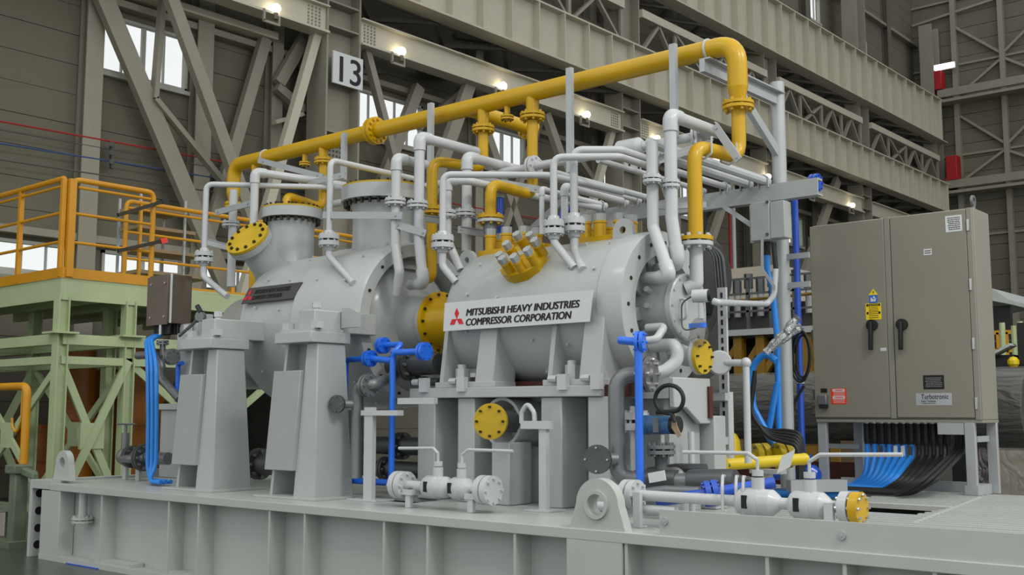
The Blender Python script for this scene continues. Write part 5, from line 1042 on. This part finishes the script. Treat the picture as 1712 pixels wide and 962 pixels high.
for (xa, ya, xb, yb) in ((pxc - .06, pyc + .06, pxc - .06, yP2), (xP2, pyc + .06, pxc - .06, pyc + .06), (xP2, pyc + .06, xP2, yP2), (pxc - .06, yP2, pxc - .06, yP2 + 3.2), (xP2, yP2, pxc - .06, yP2)):
    MB().bar((xa, ya, zt2), (xb, yb, zb), .12, .05, up=AX if xa == xb else AY).build('cross_brace', 'pale_green', pf); MB().bar((xb + (.052 if xa == xb else 0), yb + (.052 if ya == yb else 0), zt2), (xa + (.052 if xa == xb else 0), ya + (.052 if ya == yb else 0), zb), .12, .05, up=AX if xa == xb else AY).build('cross_brace', 'pale_green', pf)
    c_ = V(((xa + xb) / 2, (ya + yb) / 2, (zt2 + zb) / 2)); MB().box(c_ - V((.16, .045, .2)) if xa != xb else c_ - V((.01, .2, .2)), c_ + V((.16, .01, .2)) if xa != xb else c_ + V((.045, .2, .2))).build('gusset', 'pale_green', pf)
for i, (u0, v0, u1, v1) in enumerate(((197, 360, 270, 338), (197, 420, 268, 404))):
    y_ = yE - .4; a_, b_ = at(u0, v0, x=pxc + .06), at(u1, v1, x=pxc + .06)
    t = thing('strap_bar', 'dark ribbed bar lashed across the platform rail, %s one' % ('upper', 'lower red-tipped')[i], 'bar', a_, 'bars lashed to the rail'); MB().bar(a_, b_, .05, .06).build('bar', 'bolt_dark', t); d_ = (b_ - a_).normalized(); MB().bar(b_, b_ + d_ * .12, .07, .08).build('end_grip', 'label_red' if i else 'black_rubber', t)
# shelf rack standing on the platform
t = thing('steel_shelf', 'grey step shelf rack standing on the work platform', 'shelf', (pxc - 1.6, pyc + 2.5, pz))
sx, sy_ = pxc - 1.9, pyc + 2.0
for k_, zz in enumerate((.35, .75, 1.15, 1.5)): MB().box((sx, sy_ - k_ * .0, pz + zz), (sx + .7, sy_ + 1.5 - k_ * .18, pz + zz + .06)).build('shelf_board', 'timber', t)
for dx, dy in ((0, 0), (.7, 0), (0, .9), (.7, .9)): MB().box((sx + dx - .02, sy_ + dy - .02, pz), (sx + dx + .02, sy_ + dy + .02, pz + 1.75)).build('upright', 'strut', t)
# orange tanks and machine under the platform
for i, (u, y, r, z1, lb) in enumerate(((122, 4.2, .36, 3.2, 'tall orange cylinder under the platform, between the green braces'), (70, 4.6, .5, 1.5, 'squat orange cylinder under the platform by its front post'), (235, 5.2, .4, 3.0, 'tall orange cylinder under the platform behind the junction box'), (185, 5.2, .4, 2.6, 'orange cylinder deep under the platform'))):
    q = at(u, 760, y=y); t = thing('orange_cylinder', lb, 'cylinder', (q.x, q.y, 0), 'orange cylinders under the platform')
    MB().cyl((q.x, q.y, 0), (q.x, q.y, z1), r, n=28).build('shell', 'orange_tank', t); 
    for z in (.1, z1 * .5, z1 - .12): MB().cyl((q.x, q.y, z), (q.x, q.y, z + .07), r * 1.08, n=28).build('hoop', 'orange_tank', t)
t = thing('dark_machine', 'dark machine bench standing under the platform', 'machine', (pxc - 4.5, pyc + 6.5, 0))
MB().box((pxc - 5.6, pyc + 5.4, 0), (pxc - .5, pyc + 6.4, 1.9)).build('bench', 'roller', t)
for k_ in range(6): MB().box((pxc - 5.5 + k_ * .8, pyc + 5.42, 1.9), (pxc - 5.0 + k_ * .8, pyc + 6.3, 2.3 + .2 * (k_ % 3))).build('machine_block', 'green_machine' if k_ % 2 else 'roller', t)
MB().box((pxc - 5.6, pyc + 5.2, 2.75), (pxc - .2, pyc + 6.4, 2.88)).build('top_tray', 'crate_grey', t)
# yellow pipe rail and vice stand at the skid corner
t = thing('yellow_hand_rail', 'bent yellow pipe rail standing at the skid corner, left edge of the view', 'rail', at(44, 870, y=.6)); q = at(46, 646, y=.6)
MB().tube([q + V((-2.2, .0, .0)), q, V((q.x, q.y, 0))], .055, 14, bend=.14).build('rail_tube', 'rail_yellow', t); h_ = q + V((-.13, 0, -.05)); MB().tube([h_, h_ - AZ * .42, h_ + V((-.12, 0, -.6)), h_ + V((-.26, 0, -.5)), h_ + V((-.27, 0, -.38))], .018, 8, bend=.1).build('hook', 'rail_yellow', t)
t = thing('vice_stand', 'old grey-green tool stand with clamp arm beside the yellow rail', 'stand', at(35, 905, y=.4)); q = at(34, 790, y=.4)
MB().box((q.x - .1, .3, 0), (q.x + .08, .48, q.z)).build('column', 'green_machine', t, bevel=.02); MB().box((q.x - .16, .26, q.z - .02), (q.x + .12, .52, q.z + .1)).build('head', 'green_machine', t, bevel=.02); MB().bar(q + V((.05, 0, .03)), q + V((.4, 0, -.03)), .1, .1).build('arm', 'green_machine', t, bevel=.02); MB().bar(q + V((.38, 0, .0)), q + V((.4, 0, -.2)), .09, .09).build('jaw', 'green_machine', t, bevel=.02); MB().box((q.x - .35, .2, 0), (q.x + .2, .52, .08)).build('foot_plate', 'green_machine', t); MB().box((q.x - .9, .3, .75 - .3), (q.x - .08, .45, .55)).build('brace', 'green_machine', t)
for i, (x, y, s_, m, lb) in enumerate(((-2.9, .6, .5, 'crate_grey', 'pale box on the floor beyond the tool stand'), (-1.6, -.35, .3, 'timber', 'small wooden block on the floor by the tool stand'))):
    t = thing('floor_box', lb, 'box', (x, y, 0)); MB().box((x - s_, y - s_ / 2, 0), (x + s_, y + s_ / 2, s_ * .7)).build('box_body', m, t, bevel=.01); MB().box((x - s_ * 1.02, y - s_ * .52, s_ * .7), (x + s_ * 1.02, y + s_ * .52, s_ * .75)).build('box_lid', m, t)
# brown junction box near the large compressor end, with hoses and oil piping
q = at(278, 540, y=.95); zt_ = at(278, 458, y=.95).z
t = thing('brown_junction_box', 'brown metal junction box with rows of black cable glands at the compressor end', 'box', (q.x - .2, 1.1, q.z))
MB().box((q.x - .44, .97, q.z), (q.x, 1.3, zt_)).build('body', 'junction_brown', t, bevel=.006); MB().box((q.x - .46, .95, q.z - .02), (q.x + .0, .97, zt_ - .02)).build('lid', 'junction_brown', t, bevel=.004); MB().box((q.x + .01, .98, q.z), (q.x + .03, 1.0, zt_)).build('edge_seal', 'sign_white', t)
for dx, dz in ((-.36, .08), (-.05, .08), (-.36, .5), (-.05, .5)): MB().cyl((q.x + dx, .95, q.z + dz), (q.x + dx, .935, q.z + dz), .014, n=8).build('lid_screw', 'bright_steel', t)
g = MB()
for i in range(6):
    for j in range(2): g.cyl((q.x - .36 + i * .06, 1.03 + j * .12, q.z), (q.x - .36 + i * .06, 1.03 + j * .12, q.z - .13), .024, n=10)
g.build('cable_glands', 'black_rubber', t, stuff=True); MB().box((q.x - .2, 1.3, DK), (q.x - .1, 1.36, zt_ - .1)).build('stand', 'white_pipe', t); MB().box((q.x - .16, .95, q.z - .14), (q.x - .12, .96, q.z - .02)).build('tag', 'sign_white', t)
for i in range(3):
    pts = [V((q.x - .36 + i * .06, 1.03, q.z - .135)), V((q.x - .36 + i * .06, .9, q.z - .2)), at(247 + i * 7, 610, y=.72), at(248 + i * 7, 700, y=.72), at(247 + i * 7, 780, y=.72)] + [V((at(247 + i * 7, 780, y=.72).x + .06, .72 - .065 * i, DK + .045)), V((at(290, 800, y=.72).x - .05, .72 - .065 * i, DK + .045))]
    hose('blue_hose', 'blue hose from the brown box down to the deck, %s of three' % ('outermost', 'middle', 'innermost')[i], pts, .026, 'blue_hose', group='blue hoses below the brown box')
t = thing('oil_console', 'light grey oil box standing on the skid behind the hoses', 'box', at(260, 790, y=1.6)); a_ = at(228, 676, y=1.6); b_ = at(300, 676, y=1.6); a_.x = max(a_.x, .28)
MB().box((a_.x, 1.6, DK), (b_.x, 2.3, a_.z - .08)).build('tank', 'grey_paint', t, bevel=.01); MB().box((a_.x - .05, 1.55, a_.z - .08), (b_.x + .05, 2.35, a_.z)).build('lid', 'grey_paint', t, bevel=.006); MB().cyl((a_.x + .25, 1.8, a_.z), (a_.x + .25, 1.8, a_.z + .3), .06).cyl((a_.x + .25, 1.8, a_.z + .3), (a_.x + .25, 1.8, a_.z + .36), .09).build('filler', 'mid_steel', t)
t = thing('oil_piping', 'bent grey oil pipe with flange near the brown junction box', 'pipe', at(270, 640, y=.9)); MB().tube([at(230, 595, y=1.0), at(262, 593, y=1.0), at(270, 610, y=1.0), at(271, 635, y=1.0), at(300, 668, y=1.0)], .05, 14, bend=.12).build('pipe_run', 'mid_steel', t); flange(t, at(287, 597, y=.88), AX, .1, .03, .012, 8, 'mid_steel', 'mid_steel'); MB().tube([at(272, 595, y=1.0), at(272, 577, y=1.0)], .035, 12).build('branch', 'mid_steel', t); flange(t, at(272, 573, y=1.0), AZ, .075, .02, .01, 6, 'mid_steel', 'bright_steel')
pipe('blue_tube', 'short blue tube behind the first pedestal', path(('s', 305, 608, 1.08), ('X', 298), ('v', 672)), .03, 'blue_paint')
t = thing('gate_valve', 'grey steel gate valve with handwheel and flanges at the skid end', 'valve', at(205, 810, y=1.0)); q = at(212, 764, y=1.0)
MB().tube([q - AX * .1, q + AX * .95], .075, 18).build('pipe_run', 'mid_steel', t); MB().ball(q - AX * .05, .11, 14).build('valve_body', 'mid_steel', t); flange(t, q + AX * .12, AX, .14, .035, .012, 8, 'dark_steel', 'mid_steel'); flange(t, q + AX * .42, AX, .17, .035, .014, 10, 'dark_steel', 'mid_steel'); MB().tube([q + V((-.05, 0, .05)), q + V((-.05, 0, .3))], .05, 12).build('bonnet', 'mid_steel', t); MB().tube([q + V((-.05, 0, .3)), q + V((-.05, 0, .4))], .02, 8).build('stem', 'mid_steel', t); MB().lathe(q + V((-.05, 0, .4)), AZ, [(0, .1), (.012, .125), (.025, .1), (.012, .09)], 22, closed=True).bar(q + V((-.16, 0, .41)), q + V((.06, 0, .41)), .02, .015).build('handwheel', 'mid_steel', t); MB().box((q.x - .06, .98, DK), (q.x + .02, 1.02, q.z - .08)).build('stand', 'skid_paint', t); MB().box((q.x + .25, .98, DK), (q.x + .33, 1.02, q.z - .08)).build('stand', 'skid_paint', t)
MB().tube([q + V((.05, -.1, -.02)), q + V((.3, -.12, -.02)), q + V((.5, -.05, .0))], .05, 12).build('bypass', 'mid_steel', t)
t = thing('probe_head', 'black cable with metal probe at the compressor bearing end', 'cable', at(345, 520, y=1.2)); MB().tube([at(330, 512, y=.94), at(336, 523, y=.94)], .03, 10).build('grip', 'black_rubber', t); MB().tube([at(336, 522, y=.94), at(325, 540, y=.94), at(300, 562, y=.94)], .02, 8).build('lead', 'mid_steel', t); q = at(338, 530, y=.98); MB().cyl(q, q + V((.03, -.06, 0)), .06, n=16).build('probe', 'mid_steel', t)
# ------------------------------------------------------------------ far clutter seen between the machine and the cabinet
t = thing('wrapped_roll', 'large dark roll wrapped in clear film lying behind the skid', 'roll', (7.0, 7.0, 0)); q = at(1285, 684, y=7.0); a_, b_ = at(1205, 684, y=7.0).x, at(1420, 684, y=7.0).x
MB().cyl((a_, 7.0, q.z), (b_ + 2.2, 7.0, q.z), .46, n=36).build('roll_body', 'roller', t); MB().cyl((a_ - .02, 7.0, q.z), (b_ + 2.22, 7.0, q.z), .485, n=36, cap=False).build('film', 'clear_film', t); MB().box((a_ + .3, 6.7, 0), (a_ + .5, 7.3, q.z - .4)).build('cradle', 'timber', t); MB().box((b_, 6.7, 0), (b_ + .2, 7.3, q.z - .4)).build('cradle', 'timber', t)
tag(MB().box((at(1215, 735, y=6.3).x, 6.25, 0), (at(1480, 735, y=6.3).x, 6.35, 1.15)).build('red_rail', 'rust'), 'dull red steel rail lying behind the yellow pipes', 'rail')
gx0, gx1, GY = at(1180, 560, y=13).x, at(1360, 560, y=13).x, 13.0
t = thing('test_stand', 'dark maintenance stand with yellow legs and rails far behind the barrel', 'stand', ((gx0 + gx1) / 2, GY, 0)); zf = at(1250, 552, y=GY).z
MB().box((gx0 - .5, GY - .2, zf - .12), (gx1 + .3, GY + 1.6, zf)).build('stand_deck', 'strut', t); MB().box((gx0 - .5, GY + .5, zf), (gx1 + .3, GY + 1.5, zf + .55)).build('dark_core', 'roller', t)
for k_ in range(7): x = gx0 - .4 + k_ * (gx1 - gx0 + .6) / 6; MB().box((x - .03, GY - .2, zf), (x + .03, GY - .14, zf + 1.0)).build('rail_post', 'dark_steel', t); MB().box((x + .1, GY - .1, 0), (x + .28, GY + .1, zf - .1)).build('yellow_leg', 'stand_yellow', t); MB().bar((x + .2, GY, zf - .9), (x + .75, GY, zf - .15), .12, .12).build('yellow_brace', 'stand_yellow', t)
for dz in (.35, .7, 1.0): MB().box((gx0 - .5, GY - .2, zf + dz - .02), (gx1 + .3, GY - .16, zf + dz + .02)).build('rail_bar', 'dark_steel', t)
for k_ in range(10): x = gx0 + k_ * (gx1 - gx0) / 9; MB().cyl((x, GY + .4, zf + .3), (x, GY + .4, zf + .95 + .12 * (k_ % 2)), .07, n=10).build('stud_bolt', 'strut', t); MB().cyl((x, GY + .4, zf + .75 + .12 * (k_ % 2)), (x, GY + .4, zf + 1.05 + .12 * (k_ % 2)), .09, n=6).build('stud_nut', 'dark_steel', t)
MB().tube([(gx0 - .4, GY + .2, zf + .6), (gx1, GY + .2, zf + .65)], .03, 8).build('orange_pipe', 'stand_yellow', t)
MB().box((gx0 - .8, GY + .6, 0), (gx1 + .5, GY + .8, zf - .13)).build('dark_sheet', 'black_gap', t)  # near-black upright sheet below the stand deck, behind its legs
q = at(1240, 482, y=16); tag(MB().box((at(1195, 470, y=16).x, 16, 0), (at(1300, 470, y=16).x, 18.2, at(1240, 448, y=16).z)).build('beige_crate', 'crate_grey'), 'big beige crate standing far behind the barrel end', 'crate')
q = at(1197, 460, y=8.5); t = thing('far_machine', 'dark round machine with cables just behind the barrel end', 'machine', (q.x, 8.5, 0)); MB().lathe((q.x - 1.1, 8.5, q.z), AX, [(0, .3), (.1, .62), (1.0, .62), (1.1, .5), (1.14, .2)], 30).build('round_body', 'roller', t); MB().box((q.x - .9, 8.1, 0), (q.x - .2, 8.9, q.z - .5)).build('pedestal', 'roller', t); MB().tube([q + V((-.1, -.3, .55)), q + V((.0, -.3, .9)), q + V((.1, -.3, 1.0))], .06, 10).build('black_spout', 'black_rubber', t)
for i in range(4): MB().tube([q + V((-.1, -.4, .5)), q + V((.35 - .05 * i, -.4, .3)), q + V((.4 - .05 * i, -.4, -.4)), q + V((.1, -.4, -.9))], .025, 8, bend=.3).build('cable', 'dark_steel', t)
for i, (u, m, r) in enumerate(((1222, 'wire_red', .06), (1228, 'white_pipe', .09), (1118, 'wire_red', .05))):
    p = at(u, 450, x=-8.8); tag(MB().cyl((p.x, p.y, 0), (p.x, p.y, 12.3), r, n=10).build('wall_pipe', m), ('thin red riser pipe on the far wall behind the crate', 'white riser pipe on the far wall behind the crate', 'slim red riser pipe on the far wall between the tall pipes')[i], 'pipe', 'riser pipes on the far wall')
# right of the cabinet
t = thing('awning_tent', 'grey awning tent with dark curtain far beyond the cabinet', 'tent', (3.6, 22, 0)); a_, b_ = at(1640, 500, y=22), at(1688, 500, y=22); zr_, ze = at(1655, 482, y=22).z, at(1688, 502, y=22).z
MB().prism([(a_.x - 1.0, 22, ze - .1), (a_.x - .6, 22, zr_ + .1), (a_.x + .25, 22, zr_), (b_.x, 22, ze), (b_.x, 22, ze - .1), (a_.x, 22, zr_ - .25)], (0, 4, 0)).build('roof', 'tarp', t); MB().box((a_.x - 1, 22.3, 0), (b_.x - .1, 22.4, ze - .1)).build('curtain', 'black_rubber', t)
for k_ in range(6): z = .5 + k_ * .6; MB().box((b_.x - .45, 22.1, z), (b_.x - .05, 22.15, z + .04)).build('ladder_rung', 'dark_steel', t)
t = thing('yellow_fence', 'yellow barrier fence beyond the cabinet', 'fence', (5.2, 16, 0)); a_, b_ = at(1650, 557, y=16), at(1712, 585, y=16); zt_, zb_ = a_.z, b_.z
for z in (zt_, zb_): MB().box((a_.x, 16, z - .04), (b_.x + 1.0, 16.06, z + .04)).build('fence_rail', 'rail_yellow', t)
for k_ in range(9): x = a_.x + k_ * .17; MB().box((x, 16, 0), (x + .05, 16.05, zt_)).build('fence_slat', 'rail_yellow', t)
for i, (u, v) in enumerate(((1675, 540), (1695, 545), (1705, 538))): p = at(u, v, y=14); tag(MB().cyl((p.x, 14, 0), (p.x, 14, p.z), .05, n=10).build('pale_pole', 'pale_green'), 'pale pole standing in front of the yellow fence, %s' % ('nearest the cabinet', 'shortest of three', 'farthest from the cabinet')[i], 'pole', 'pale poles')
t = thing('dark_equipment', 'dark equipment stack with a small yellow part beyond the cabinet', 'machine', at(1690, 640, y=11)); a_, b_ = at(1645, 628, y=11), at(1760, 600, y=11); MB().box((a_.x, 11, 0), (b_.x, 12.5, a_.z + .02)).build('base', 'roller', t); q = at(1672, 605, y=11); MB().box((q.x - .15, 11, a_.z), (q.x + .2, 11.3, q.z + .1)).build('block', 'black_rubber', t); MB().bar(q + V((-.1, 0, .1)), q + V((.2, 0, .25)), .3, .04).build('panel', 'tarp', t); MB().ball(q + V((.22, -.1, -.02)), .09, 10).build('yellow_part', 'bright_yellow', t); MB().box((at(1703, 600, y=11).x, 11, a_.z), (b_.x, 11.8, at(1703, 540, y=11).z)).build('tall_block', 'black_rubber', t)
for i in range(6):
    q = at(1661 + i * 13.5, 640, y=9); tag(MB().lathe((q.x, 9, at(1652, 640, y=8.8).z + .002), AZ, [(0, .05), (.08, .05), (.14, .04), (.17, .01)], 14).build('white_canister', 'sign_white'), 'white domed canister in the row beyond the cabinet, %s from it' % 'first second third fourth fifth sixth'.split()[i], 'canister', 'white canisters')
t = thing('wrapped_pallet', 'film wrapped pallet load beyond the cabinet', 'pallet', at(1690, 800, y=9)); a_, b_ = at(1652, 640, y=8.8), at(1790, 800, y=8.8); MB().box((a_.x, 8.8, .0), (b_.x, 9.6, a_.z - .06)).build('load', 'crate_grey', t); MB().frus([(a_.x - .25, 8.5, .1), (b_.x, 8.5, .1), (b_.x, 9.7, .1), (a_.x - .25, 9.7, .1)], [(a_.x - .02, 8.78, a_.z), (b_.x, 8.78, a_.z), (b_.x, 9.6, a_.z), (a_.x - .02, 9.6, a_.z)]).build('film', 'clear_film', t); MB().box((at(1660, 690, y=8.75).x, 8.7, 1.6), (at(1672, 690, y=8.75).x, 8.78, 1.95)).build('red_fitting', 'red_paint', t)
